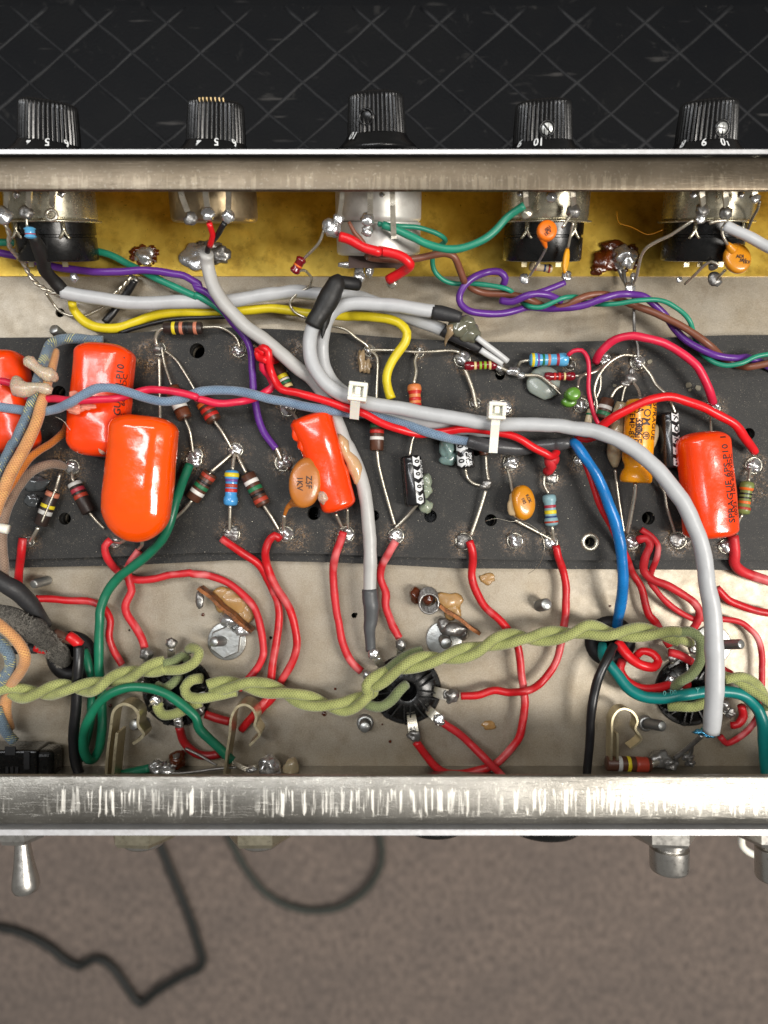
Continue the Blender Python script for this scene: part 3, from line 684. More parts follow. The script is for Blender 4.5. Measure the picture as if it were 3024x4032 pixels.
wire('B2 1300,260,2.2 1225,380,2.3 1120,560,2.4 1080,700,2.5 1085,850,2.5 1130,960 1210,1060,2.4 1330,1140 1480,1185,2.3 B3 100,1215,2.3 400,1270 700,1325 1000,1372,2.4 1150,1392 1400,1390,2.5 1640,1400 B4 60,1420,2.5,116 220,1440,2.6,120 400,1500,2.8 560,1590 680,1690 C4 780,340,3.0,130 900,490 1000,640 1085,830 1135,1020 1165,1250,3.0,134 D4 1195,180,3.0,142 1215,400,3.0,146 1225,700,2.9,150 1215,950,2.8,148 1200,1130,2.6,142 1195,1200,2.5,140', 122, GREY, SH,
     'thickest grey cable looping out of the black wrap and arcing down the right side', 'cable', 'grey shielded cables', n=18)
wire('B3 640,465,2.0 400,435,2.1 200,410,2.1 0,402,2.1 B2 1340,425,2.1 1250,490 1195,610,2.0 1175,760,1.8 1190,900,1.7 1240,1010,1.6 1330,1110,1.6 1460,1200,1.6 B3 150,1270,1.5 400,1330,1.5 700,1400,1.5 900,1425,1.5 1150,1445,1.6', 112, GREY, SH,
     'grey cable curling from the twin shrink ends back under the black wrap', 'cable', 'grey shielded cables')
wire('B1 500,315,1.3 700,345 900,380,1.1 1100,400 1300,400 1500,392 B2 200,390,1.0 400,385 600,355 800,325,1.0 950,312 1100,320 1350,335 B3 0,345,1.1 150,395 300,455 450,520 600,575 725,625,1.3', 112, GREY, SH,
     'grey cable crossing from the leftmost potentiometer beneath the other cables', 'cable', 'grey shielded cables')
wire('A1 265,1190,3.4,90 300,1260,3.1,105 350,1370,2.6,120 370,1480,2.1,100 440,1570,1.6,105 510,1650,1.3,115', 105, TAPE, 'shrink_tube', 'wrinkled black sleeve hanging from the leftmost potentiometer', 'sleeve', jitter=.2)
wire('B2 1325,180,2.7,60 1300,230,2.7,150 1255,330,2.65,190 1190,450,2.6,180 1130,540,2.6,150 1105,590,2.55,146', 150, TAPE, 'tape_wrap', 'matt black tape wrapped round the bend of the grey cables', 'tape', jitter=.12, n=16)
wire('B2 1200,480,2.3,140 1195,560,2.3,95 1188,620,2.3,45 1182,690,2.3,8', 80, TAPE, 'tape_tail', 'torn pointed tail of black tape beside the loop', 'tape', jitter=.1)
wire('B2 1465,250,2.0 1420,245,2.15 1330,235,2.3', 104, RUBBER, 'shrink_tube', 'short ribbed black sleeve pushed on the middle potentiometer joint', 'sleeve')
wire('B3 625,470,2.0,118 700,485,2.0,124 800,505,2.0,112 860,520,2.0,90', 112, SHRINK, 'shrink_tube', 'upper grey black sleeve of the twin cable ends', 'sleeve')
wire('B3 715,620,1.4,100 760,650,1.4,100 880,705,1.4,95 1035,785,1.3,70', 100, SHRINK, 'shrink_tube', 'lower black sleeve of the twin cable ends', 'sleeve')
wire('B3 990,680,1.8 1120,780 1245,875,1.4', 48, WHITEJ, 'inner_wire', 'upper thin white core running from the twin cable ends', 'wire')
wire('B3 1020,780,1.5 1100,835 1200,895,1.3', 55, WHITEJ, 'inner_wire', 'lower thin white core running from the twin cable ends', 'wire')
wire('A4 1300,1110,3.6 1450,1185,3.6 1600,1260,3.6 1760,1340,3.7', 88, GREY, SH, 'short grey cable leaving the rightmost potentiometer at the picture edge', 'cable', 'grey shielded cables')
wire('B1 590,395,1.0,62 600,450,.6,70 665,535,.5,76 760,590 860,608 970,602,.5 1080,565 1200,520,.5 1350,487,.6 1500,476 B2 200,476,.6 400,466 600,455 750,447 850,455 1000,480,.8 1200,500 1400,508 B3 0,505,1.2 150,512,1.4,74 280,535,1.5 370,575 420,640,1.6 405,720 355,790,1.5 300,870 258,960,1.4 248,1040 265,1120,1.3 290,1185,1.3', 74, YELLOW, 'insulated_wire', 'yellow wire snaking between the board and the brass plate', 'wire')
wire('B1 980,650,.6,34 1100,608,.65 1200,580 1300,558 1400,540,.7 1500,528 B2 100,524,.7 250,516 430,514,.6', 50, BLACK, 'insulated_wire', 'black wire running just under the yellow wire', 'wire')
wire('A1 -60,1250,1.2 130,1255,1.1 450,1270,.9 760,1320,.8 900,1355 1050,1430,.9 1200,1510,1.1 B1 1400,260,1.2 1600,345 B2 150,330,1.3 300,420,1.2 400,500 480,600,1.1 540,680,1.0', 58, TEAL, 'insulated_wire', 'teal wire passing behind the leftmost potentiometer beside the purple one', 'wire')
wire('A1 -60,1325,1.2 150,1370,.9 400,1440,.9 620,1475,1.1 800,1492,1.4 1000,1492 1200,1482,1.5 1400,1510 B1 1500,180,1.5 1640,260 B2 130,262,1.5 250,320 350,430,1.6 450,560 550,680,1.4 598,800 608,950,1.3 615,1100 635,1230,1.2 660,1350 710,1470,1.1 800,1590,1.05', 60, PURPLE, 'insulated_wire', 'long purple wire from the top left down to the board', 'wire')
wire('A3 225,1110,3.7 300,1132,3.7 450,1205,3.7 600,1270,3.6 750,1305 900,1290,3.6 1050,1228 1150,1145,3.7 1240,1040,3.8 1375,945,4.0', 64, TEAL, 'insulated_wire', 'teal wire swagging between the middle and fourth potentiometers', 'wire')
wire('A3 190,1100,3.6,40 300,1110,3.4 400,1122,3.2 500,1130,3.1 620,1160,2.9 710,1205,2.7 735,1240,2.5 680,1290,2.1 635,1350,1.9 630,1430,1.7 655,1500 720,1560,1.4 B3 820,238,1.3 950,240 1100,255,1.4 1250,290,1.4 1330,370,1.0 1420,430,1.3 1520,432,1.4 1640,375,1.5 B4 0,352,1.5 100,350,1.3 200,400,.9 330,412,1.3 450,405 600,382,1.6 750,378 850,400,1.6 950,470 1020,560,1.5 1060,680,1.2 1110,800,1.1 1200,872,1.4 1320,908 1450,890,1.6 1550,838 1720,805,1.6', 60, TEAL, 'insulated_wire', 'teal wire twisted with the brown and purple ones to the right edge', 'wire', 'three wire twist')
wire('A2 1395,1085,3.6,30 1440,1170,3.5 1500,1240,3.3 1560,1340,3.0 A3 100,1370,2.6,58 330,1400,2.5 470,1390,2.4 620,1362 740,1350 805,1372,2.3 850,1470,2.0 885,1570,1.7 B3 890,205,1.5 960,285,1.1 1080,322,1.0 1250,330,1.2 1350,350,1.4 1450,385,1.3 1560,430,1.0 B4 0,425,1.3 100,370,1.5 200,338 320,330,1.4 450,370,1.0 600,432,1.1 750,492,1.3 900,562 1050,650,1.5 1180,745,1.5 1280,840,1.1 1400,905,.9 1500,920,1.2 1720,880,1.4', 60, BROWN, 'insulated_wire', 'brown wire of the three wire twist from the middle potentiometer', 'wire', 'three wire twist')
wire('B3 1205,258,1.2 1222,200,1.4 1180,148,1.5 1080,145,1.5 965,190,1.6 885,260,1.6 848,340,1.5 862,410 930,468,1.4 1040,490 1180,490,1.2 1300,462 1400,435,1.0 1520,440,1.0 1620,440,1.1 B4 60,432,1.4 180,410 300,368,1.6 420,335,1.6 520,330,1.6 640,348,1.3 740,425,1.2 820,505,1.1 900,620,1.0 1000,712,1.2 1120,782,1.4 1250,830,1.5 1400,852,1.4 1500,845,1.2 1720,950,.9', 58, PURPLE, 'insulated_wire', 'purple wire curled into an open loop then twisted to the right edge', 'wire', 'three wire twist')
wire('B4 0,232,1.5,50 B3 1560,292,1.5,50 1480,322,1.5,58', 56, PURPLE, 'insulated_wire', 'short purple wire from the fourth potentiometer into the twist', 'wire')
wire('B3 1185,380,1.3 1280,388,1.5 1380,350,1.7 1480,328,1.7 1580,335,1.6 1680,380,1.3', 58, PURPLE, 'insulated_wire', 'purple wire end crossing over the start of the twist', 'wire')
wire('A2 1320,1205,3.7 1420,1235,3.7 1520,1300,3.7 1640,1335,3.7 A3 200,1330,3.6 320,1350 400,1382,3.5 446,1435,3.4 410,1475,3.0 330,1525,2.7 270,1560,2.5', 80, REDB, 'insulated_wire', 'thick bright red wire doubled back below the middle potentiometer', 'wire')
wire('A2 258,1095,3.7 275,1150 285,1200,3.3 262,1280,2.9', 48, REDB, 'inner_wire', 'thin red core between the tan potentiometer and its grey cable', 'wire')
wire('A2 385,1095,3.7 330,1190,3.3 260,1270,2.9 240,1330,2.6', 46, BLACK, 'inner_wire', 'thin black core between the tan potentiometer and its grey cable', 'wire')
# braided cloth pairs and red runs across the board
RUN = 'insulated_wire'
wire('B1 -60,1035,2.6 90,1055,2.6 230,1165,2.6 350,1180,2.6 600,1195,3.1 800,1192,3.2 950,1180,3.1 1080,1140,2.7 1200,1108,2.6 1300,1108,2.7 1450,1130,2.7 1600,1170,2.6 B2 150,1180,2.5 300,1215,2.4 400,1220 520,1205,2.2 620,1180,1.9 720,1125,1.6 780,1080,1.6 745,990,1.7 690,930,1.9 700,870,2.0 745,830,1.9', 62, PINK, RUN, 'pink red wire crossing over the orange capacitors with the blue cloth wire', 'wire')
wire('B2 810,860,1.2 760,870,1.5 720,850,1.9 680,790,2.1 700,770,2.3 740,800,2.3 740,870,2.2 760,960,2.0 810,1060,2.0 850,1105,2.1 1000,1135,2.2 1200,1195,2.2 1400,1265,2.2 B3 60,1300,2.2 200,1375,2.2 350,1432,2.1 500,1468,1.9 600,1465,1.8 750,1448,1.9 900,1430,2.1 1060,1438,2.2 1200,1465,2.2 1330,1505,2.2 1450,1580,2.1 1560,1635,2.0 C3 1600,205,1.9 1640,170,1.6 1630,110,1.4', 66, REDB, RUN, 'bright red wire running from the twist under both zip ties', 'wire')
wire('B2 800,850,1.3,60 755,845,1.8,64 690,800,2.2,66 655,790,2.1,64 665,850,2.1 730,870,2.3', 66, REDB, RUN, 'folded head of the red twisted pair', 'wire')
wire('C3 1640,235,1.5 1580,225,1.6 1600,290,1.4 1560,330,1.1', 88, FROST, RUN, 'melted red wire stub above the grey blue resistor', 'wire', jitter=.3)
wire('B1 -60,1240,2.4 150,1275,2.4 300,1288 450,1270,2.8 560,1218,3.1 680,1148,3.3 800,1100,3.4 900,1095,3.4 1050,1130,3.2 1200,1180,3.0 1350,1205,2.8 1500,1180,2.4 B2 80,1165,2.2 180,1125,2.5 300,1110 450,1118,2.3 600,1145 750,1180,2.2 900,1208 1050,1240,2.1 1200,1270,2.0 1400,1300,1.7 B3 100,1310,1.7 300,1365,1.8 500,1425,2.1 650,1475,2.1 800,1510,1.8 935,1530,1.6', 76, BRAID_B, 'cloth_wire', 'light blue cloth covered wire crossing the board from the left edge', 'wire')
wire('B3 915,1520,1.6,100 960,1535,1.6,112 1100,1568,1.6,120 1300,1585,1.5,120 1440,1570,1.5,112 1460,1568,1.5,90 1640,1550,1.6,112 B4 -30,1550,1.7,112 45,1535,1.7,92', 116, plastic('satin_shrink', (74, 74, 76), 0.28, 0.1, 0.3, 0.35), 'shrink_tube', 'long black sleeve joining the blue cloth wire to the blue wire', 'sleeve')
wire('C4 55,70,1.8,60 100,110,1.9,85 160,200,2.0,86 230,310,2.0,84 300,450,1.9,88 365,600,1.9,94 410,740,1.8,100 445,880,1.8,96 470,1020,1.7,90 480,1180,1.5,92 465,1350,1.2,92 440,1500,.7,88 425,1600,.1,84', 90, BLUE, RUN, 'thick bright blue wire dropping into the right rubber grommet', 'wire', jitter=.05)
# cloth bundle at the left
wire('B1 840,712,1.0 720,700,1.1 600,690,1.2 490,700,1.4 410,745,1.7 368,850,2.0 330,960,2.3 290,1100,2.6 250,1240,2.7 195,1390,2.8 120,1540,2.8 C1 100,100,2.8 40,230,2.8 -30,370,2.8', 84, BRAID_BY, 'cloth_wire', 'grey blue cloth wire with yellow flecks, upper bend by the orange capacitors', 'wire')
wire('B1 455,790,1.5,64 430,920,1.9,72 385,1050,2.3 345,1190,2.7 310,1340,3.0,90 240,1510,3.1 C1 170,190,3.1,96 80,360,3.1 15,520,3.0 -40,680,2.9', 84, BRAID_P, 'cloth_wire', 'peach cloth wire with yellow flecks over the left orange capacitor', 'wire')
wire('B1 550,1390,.95,60 520,1460,1.3 430,1535,1.6 330,1600,1.9 C1 250,210,2.1 170,310,2.2 110,400,2.3 60,480,2.3 0,600,2.3', 68, BRAID_O, 'cloth_wire', 'dark orange cloth wire curving from behind the upright orange capacitor', 'wire')
wire('C1 540,290,1.0,50 480,270,1.2,74 400,268,1.5 310,300,1.7 220,360,1.8 150,450,1.9 90,560,2.0 45,680 22,820,2.0 22,980 35,1100,1.8 30,1200,1.3', 76, BRAID_T, 'cloth_wire', 'taupe cloth wire bending from a burnt joint down the left edge', 'wire')
wire('C1 -30,780,2.2,70 30,790,2.2,86 70,800,2.2,80', 80, NYLON, 'nylon_peg', 'small nylon tie stub on the taupe cloth wire', 'cable tie')
wire('C1 -60,1190,2.0,150 60,1255,1.9,150 150,1310,1.7,150 240,1400,1.4,140 D1 310,260,1.1,120 370,340,.7,110', 140, SHRINK, 'sleeve', 'smooth dark grey sleeve sloping into the left grommet', 'sleeve')
wire('D1 -60,215,2.0,150 80,270,2.0,170 200,330,1.9,180 300,390,1.7,180 400,470,1.3,170 480,560,.8,150 540,640,.4,110', 160, FUZZ, 'cloth_sleeve', 'fuzzy grey woven cloth sleeve running into the left grommet', 'sleeve', n=20, step=.05, jitter=.35)
fz = [o for o in bpy.data.objects if o.get('label', '').startswith('fuzzy grey woven')][0]
pts, rad = parse('D1 -60,215,2.0,150 80,270,2.0,170 200,330,1.9,180 300,390,1.7,180 400,470,1.3,170 480,560,.8,150 540,640,.4,110', 160); FP, FR = smooth_path(pts, rad, .05); m = MB()
for k in range(1500):
    i = random.randrange(len(FP)); a = random.uniform(-1.5, 1.5); n_ = Vector((math.sin(a) * .8, math.sin(a) * .5, math.cos(a))).normalized(); q = FP[i] + n_ * FR[i] * .97
    e = Vector((random.uniform(-1, 1), random.uniform(-1, 1), random.uniform(-.3, .5))) * .11; m.tube([q, q + e * .5 + n_ * .03, q + e + n_ * .015], [.012, .01, .006], 4, cap=False)
tag(m.build('loose_fibres', plastic('grey_fibre', (128, 124, 116), .8), fz), kind='stuff')
wire('D1 -50,290,2.3,90 50,375,2.4 130,455,2.3 195,550,2.2 200,640,2.0 150,730,1.7 95,810,1.3 60,900,1.0 45,1000,.9 50,1080,.8 75,1180,.5', 82, BRAID_P, 'cloth_wire', 'peach cloth wire hooking down past the green twist', 'wire')
wire('D1 -60,430,2.0,90 20,500,2.0 75,590,1.9 75,680,1.7 25,760,1.5 -40,840,1.2', 88, BRAID_BY, 'cloth_wire', 'fleckled grey blue cloth wire curled at the left edge', 'wire')
wire('D1 -30,1010,1.2 10,1120,1.1 60,1220,1.0 120,1290,.9', 84, BRAID_BY, 'cloth_wire', 'grey blue cloth wire entering the black connector', 'wire')
wire('D1 120,360,1.0 200,420,.9 320,470,.8', 100, SHRINK, 'sleeve', 'dark sleeve tucked under the fuzzy cloth sleeve', 'sleeve')
wire('D1 100,540,1.0,70 200,530,1.0,74 300,530,1.0,78', 74, SHRINK, 'sleeve', 'short green black sleeve end left of the grommet', 'sleeve')
wire('D1 290,515,1.15,86 340,535,1.15,80 400,570,1.1,24', 80, plastic('red_tape', (214, 30, 34), .3, .1, .2, .4), 'shrink_collar', 'torn red collar on the dark sleeve end', 'sleeve', jitter=.2)
wire('D1 440,400,.9 520,430,.9 590,450,.9', 90, plastic('brown_sleeve', (96, 68, 56), .4), 'sleeve', 'brown sleeve end beneath the fuzzy cloth', 'sleeve')
wire('D1 560,420,1.0,90 600,450,1.0,100 650,500,.9,90', 100, plastic('red_tape', (214, 30, 34), .3), 'shrink_collar', 'torn red collar over the grommet edge', 'sleeve', jitter=.25)
# red wires leaving the lower edge of the board
RW = 'red wires between the board and the sockets'
def red(spec, w, label, mat=RED, jit=0.0): return wire(spec, w, mat, RUN, label, 'wire', RW, jitter=jit)
red('C1 185,870,1.0 175,980,.95 165,1080,.7 152,1170,.5 150,1250,.3', 66, 'short red wire dropping off the board at the far left')
red('C1 905,880,1.0 855,935,1.05 868,1020,.9 930,1110,.5 1000,1165,.4 1110,1205,.45 1250,1205,.5 1400,1168,.5 1550,1150,.5 C2 120,1160,.5 250,1175,.5 400,1230,.5 520,1320,.5 620,1430,.5 D2 665,300,.5 692,450,.5 695,580,.5 655,680,.5 570,780,.5 500,850,.4', 62, 'red wire arching round the left hex nut', FROST)
red('C1 1135,970,.95 1070,1060,.9 1040,1140,.6 1060,1230,.5 1078,1300,.5 1030,1410,.55 1035,1490,.5 D1 1110,360,.5 1160,450,.5 1180,525,.5', 66, 'red wire kinking down to the left socket', FROST)
red('D1 290,118,.8 420,122,.6 560,135,.5 700,135,.4 790,160,.35 860,210,.4 898,300,.4 890,420,.4 930,540,.35 1000,660,.35', 60, 'red wire bent square behind the green wire')
red('C2 360,870,1.0 440,930,1.0 540,1000,.9 640,1065,.7 700,1140,.5 760,1260,.4 D2 815,150,.4 830,300,.4 810,450,.45 780,600 765,760,.45 745,900,.4 680,1000,.5 600,1090,.45 515,1190,.35', 66, 'red wire from the blue resistor joint passing under its neighbour')
red('C2 830,880,1.0 790,850,1.1 740,900,1.05 715,990,1.0 730,1100,.7 790,1250,.7 880,1380,.7 D2 930,240,.7 968,380,.65 972,520,.6 930,650,.55 850,780,.5 770,930,.4 690,1010,.35 600,1110,.3', 66, 'red wire hooked from the joint under the brown disc capacitor')
red('C2 1355,815,1.1 1325,900,1.0 1285,1020,.9 1268,1150,.6 1275,1300,.5 1300,1500,.5 D2 1310,300,.5 1340,450,.5 1380,570,.5 1430,650,.5 1500,712,.5', 66, 'red wire left of the grey shrink sleeve', FROST)
red('C3 330,890,1.0 280,980,.95 215,1100,.6 205,1200,.5 245,1320,.5 245,1420,.5 280,1520,.5 D3 300,340,.5 355,440,.5', 66, 'wavy bleached red wire right of the grey shrink sleeve', FROST, .15)
red('C3 930,890,1.05 955,980,1.0 955,1080,.8 950,1180,.7 980,1290,.7 1060,1430,.75 1180,1540,.8 D3 1240,370,.8 1310,470,.7 1340,600,.7 1350,720,.7 1375,860,.7 1385,960,.7 1370,1120,.7 1330,1260,.7 1230,1390,.65 1130,1475,.6 1000,1525,.55 860,1545,.5 740,1540,.45 650,1490,.45 560,1380,.45 495,1285,.5', 66, 'long red wire falling right and looping back to the middle socket')
red('D3 690,1118,.7 740,1150,.65 850,1225,.6 940,1310,.6 1050,1420,.9 1190,1560,.95 1250,1630,.9', 64, 'bleached red wire slanting from the middle socket to the rear lip', FROST, .1)
red('C3 1635,930,1.0 1655,1020,.95 1690,1120,.7 C4 8,1250,.6 10,1380,.6 D4 0,290,.6 D3 1660,560,.6 1600,700,.65 1500,820,.7 1390,875,1.0 1250,885,.7 1130,868,.6 1000,905,.6 860,912,.55', 64, 'red wire curving right to the side tag of the middle socket', RED)
red('C4 590,885,1.05 660,870,1.15 695,930,1.1 655,1030,1.0 645,1140,.8 720,1210,.8 830,1250,.8 950,1320,.75 1060,1400,.7 1105,1480,.6 1080,1560,.5 1040,1620,.4', 66, 'bleached red wire bending behind the big grey cable', FROST, .08)
red('C4 620,800,1.1,50 700,850,1.05 760,930,.95 755,1030,.9 705,1150,.6 700,1230,.5 790,1350,.5 920,1460,.5 1050,1530,.4 D4 1150,280,.4 1280,285,.4 1400,305,.45 1500,360,.45 1580,450,.45 1610,600,.45 1608,760,.45 1595,900,.4 1580,1060,.4 1500,1190,.4 1400,1270,.4 1320,1300,.4 1265,1240,.5', 66, 'longest right hand red wire circling the tilted stud', FROST)
red('C4 90,40,1.2,50 230,430,1.4 290,600,1.4 400,820,1.2 500,1010,1.0 550,1150,.6 620,1270,.5 655,1400,.5 690,1500,.5 D4 740,310,.5 800,410,.5 860,500,.5,70', 60, 'dark red wire running beneath the blue wire', RED)
red('D4 850,555,.7,76 930,575,.75,80 1040,640,.75,70', 76, 'pink bleached stub crossing the right socket', FROST, .2)
red('C4 1375,850,1.0,84 1390,980,.9 1385,1070,.7 1450,1140,.5 1560,1185,.45 1720,1240,.45', 70, 'red wire from the right orange capacitor to the picture edge', FROST)
red('D4 1235,30,.5 1330,130,.5 1440,180 1550,215 1720,245,.5', 64, 'red wire crossing right from behind the big grey cable')
red('D4 430,470,.6,84 520,590,.9,84 620,660,1.0,80 720,678,.9,76 765,630,.8,70 720,570,.7,66 630,550,.6,64 580,590,.5,60', 78, 'fat red wire curled over beside the right grommet', REDB)
red('D4 470,620,.3 450,700,.4 520,800,.5 640,850,.6 780,845,.6 900,815,.5 1015,830,.5', 72, 'red wire sagging from the right grommet to its socket', RED)
red('D4 1295,700,.8,60 1360,730,.7,56', 60, 'red wire end peeping past the big grey cable', RED)
red('D4 1350,1150,.5,60 1410,1145,.6,64 1455,1080,.6,70 1440,990,.7,64', 64, 'short hooked red wire below the right socket', RED)
red('D1 1460,1170,.6 1500,1290,.4 1600,1380,.35 D2 270,1400,.35 340,1385,.4', 70, 'dark red wire below the left socket', plastic('dark_red_insulation', (160, 22, 26), .4, .15, .3, .15))
red('D2 220,1060,.5 310,1090,.45 420,1120,.4', 70, 'dark red stub pointing at the tall spring clip', plastic('dark_red_insulation', (160, 22, 26)))
wire('B4 255,880,1.0 290,810,1.4 370,725,1.6 450,685,1.8 560,668,1.9 680,690,1.9 810,730,1.8 950,805 1080,915,1.7 1150,1030,1.6 1190,1140,1.4 1210,1215,1.1', 68, PINK, RUN, 'pink red wire arching high over the yellow capacitor', 'wire')
wire('B4 285,1420,1.6 370,1350,1.9 540,1255,2.2 700,1190,2.3 860,1165,2.3 1000,1205,2.2 1150,1260,2.0 1290,1335,1.9 1400,1405,1.8,72 1480,1510,1.5,76 1555,1620,1.1,60', 64, REDB, RUN, 'bright red wire crossing the yellow capacitor to the right joint', 'wire')
wire('B4 20,830,1.5 65,795,1.6 140,790,1.6 185,850,1.6 195,960,1.5 190,1080,1.4 210,1200 240,1320,1.2 290,1410,1.1', 36, PINK, RUN, 'thin pink wire hooked from the small blue resistor', 'wire')
wire('C4 90,45,1.4 180,70,1.4 270,40,1.5', 40, RED, RUN, 'short red wire peeping under the grey cable by the blue wire', 'wire')
# greens, blacks
wire('C1 1545,265,1.1,76 1490,400,1.3 1440,560,1.6 1400,720,1.7 1330,870,1.6 1230,985,1.4 1090,1095,1.2 960,1200,1.0 875,1310,.9 820,1450,.9 D1 812,300,.9 805,500,.8 815,700,.7 830,900,.6 838,1050,.5 835,1200,.5 815,1330,.5 770,1420,.5 720,1430,.8 685,1350,1.0 685,1230,1.2 720,1110,1.4 790,990,1.5 900,890,1.6 1040,845,1.6 1190,850,1.6 1340,890,1.5 1470,975,1.4 1600,1085,1.3 D2 180,1180,1.2 300,1305,1.1 400,1400,1.0 450,1445,1.0', 84, GREEN, RUN, 'long green wire snaking from the board and looping over to the rear', 'wire')
wire('D1 690,540,.4 725,650,.5 745,780,.5 745,950,.4 740,1100,.4 700,1300,.4 640,1450,.4', 70, GREEN, RUN, 'green wire rising from the left grommet behind the loop', 'wire')
wire('D1 980,1560,.6 1100,1530,.6 1225,1500,.7', 70, GREEN, RUN, 'short green wire end along the rear lip', 'wire')
wire('D1 640,510,1.0 640,640,1.1 625,850,1.0 615,1050,.9 600,1250,.8 615,1420,.7 650,1560,.6', 84, BLACK, RUN, 'thick black wire from the left grommet to the rear lip', 'wire')
wire('D4 310,480,.3,70 312,580,.5,76 360,650,.8,84 430,745,.9,92 520,850,1.0 640,915,1.1 780,930,1.2 950,905,1.3 1130,880,1.2 1350,878,1.1 1470,915,1.1 1570,1010,1.0,96 1615,1130,1.0,96 1630,1300,.9,98 1650,1560,.8,100', 90, TEALB, RUN, 'blue green wire with faint white print sweeping to the lower right', 'wire')
wire('D4 400,500,.9,80 345,610,1.2 285,740,1.3,78 245,880,1.3 218,1020,1.3,74 205,1200,1.2 192,1400,1.1,72 180,1580,1.0,70', 76, BLACK, RUN, 'glossy black wire from the right grommet down to the rear lip', 'wire')
for (s, x, y) in (('00', 885, 885), ('Y', 1085, 868), ('0', 815, 893)):
    q = T('D4', x, y, 1.24 + size(90, 1.2) / 2); wo = [o for o in bpy.data.objects if o.get('label', '').startswith('blue green wire')][0]
    ink(s, lambda tx, ty, q=q: q + Vector((tx, ty, 0.01 - ty * ty * 1.5)), 0.24, plastic('faint_ink', (74, 158, 152), .5), wo)
# green cloth filament twist
GT = 'green cloth heater twist'
def twist(spec, w, pitch, phase, label, mats, amp=0.92, grp=GT, name='cloth_wire', n=12):
    pts, rad = parse(spec, w); (A, B), R = twist_paths(pts, rad, amp, pitch, phase)
    for k, Q in enumerate((A, B)):
        m = MB(); m.tube(Q, R, n); tag(m.build(name, mats[k % len(mats)]), label[k], 'wire', grp)
twist('D1 -80,860,1.2 60,865,1.2 200,895,1.2 350,890,1.2 500,850,1.2 650,850,1.2 800,830,1.3 920,780,1.3 1060,740,1.3 1200,700,1.3 1340,660,1.2', 84, 2.5, 0.6,
      ['left green cloth strand starting uppermost at the picture edge', 'left green cloth strand starting lowermost at the picture edge'], [BRAID_G])
wire('D1 1340,700,1.2 1480,700,1.3 1590,640,1.2 1625,560,1.0 1570,520,.7 1540,540,.5', 84, BRAID_G, 'cloth_wire', 'green cloth strand hooked over the upper tag of the left socket', 'wire', GT)
wire('D1 1330,650,1.2 1420,630,1.0 1480,590,.8 1530,620,.6', 80, BRAID_GD, 'cloth_wire', 'green cloth strand ending inside the left socket', 'wire', GT)
wire('D1 1280,820,.7 1340,850,.8 1420,800,.9 1460,760,.6', 76, BRAID_GD, 'cloth_wire', 'dark green cloth crumple in the left socket centre', 'wire', GT)
wire('D2 190,770,.6 110,790,.9 60,850,1.1 90,920,1.2 200,930,1.2 350,905,1.2 480,870,1.2', 86, BRAID_G, 'cloth_wire', 'green cloth strand looped round the left socket towards the middle', 'wire', GT)
wire('D1 1640,960,.8 1540,1000,.8 1450,1050,.7 1340,1065,.6 1290,1000,.5 1310,960,.4', 84, BRAID_G, 'cloth_wire', 'green cloth strand curled under the green wire at the left socket', 'wire', GT)
twist('D2 260,850,1.1 400,825,1.2 550,820,1.2 700,845,1.2 850,880,1.2 980,930,1.2 1100,960,1.2 1230,990,1.2 1360,1000,1.2 1480,950,1.2 1580,890,1.2 D3 120,830,1.2 260,740,1.2 400,680,1.3 540,630,1.3 700,605,1.3 850,570,1.3 1000,530,1.3 1150,470,1.3 1300,435,1.3 1450,440,1.3 1600,420,1.3 D4 60,400,1.3 200,370,1.3 350,400,1.3 500,400,1.3 650,390,1.3 800,400,1.3 940,430,1.3', 86, 3.1, 2.6,
      ['middle green cloth strand of the long twist that reaches the right socket', 'other middle green cloth strand of the long twist'], [BRAID_G])
wire('D4 900,390,1.3 1030,385,1.4 1100,440,1.5 1115,540,1.4 1095,650,1.3 1030,740,1.1 950,790,.9 890,850,.6', 84, BRAID_GD, 'cloth_wire', 'grey green cloth strand bending into the right socket', 'wire', GT)
wire('D4 880,440,1.2 960,455,1.1 1020,480,.8', 84, BRAID_G, 'cloth_wire', 'green cloth strand ending short above the right socket', 'wire', GT)
wire('D4 840,1000,.8 930,1000,.9 1050,1000,1.0 1160,960,1.0', 84, BRAID_G, 'cloth_wire', 'green cloth strand with a frayed end below the blue green wire', 'wire', GT)
twist('D4 1290,760,1.2 1420,770,1.2 1530,830,1.2 1610,900,1.2 1700,1020,1.2', 76, 3.4, 1.2,
      ['right edge green cloth strand lying uppermost', 'right edge green cloth strand lying lowermost'], [BRAID_G])
wire('D3 410,820,.6 350,880,.9 290,950,.9 200,1000,.9 100,985,.9 60,950,1.0', 84, BRAID_GD, 'cloth_wire', 'scorched green cloth strand curling under the middle socket tag', 'wire', GT)
wire('D3 220,740,1.0 330,650,1.1 430,580,1.0 540,545,.8', 90, BRAID_GD, 'cloth_wire', 'dark green cloth strand entering beside the middle socket', 'wire', GT)

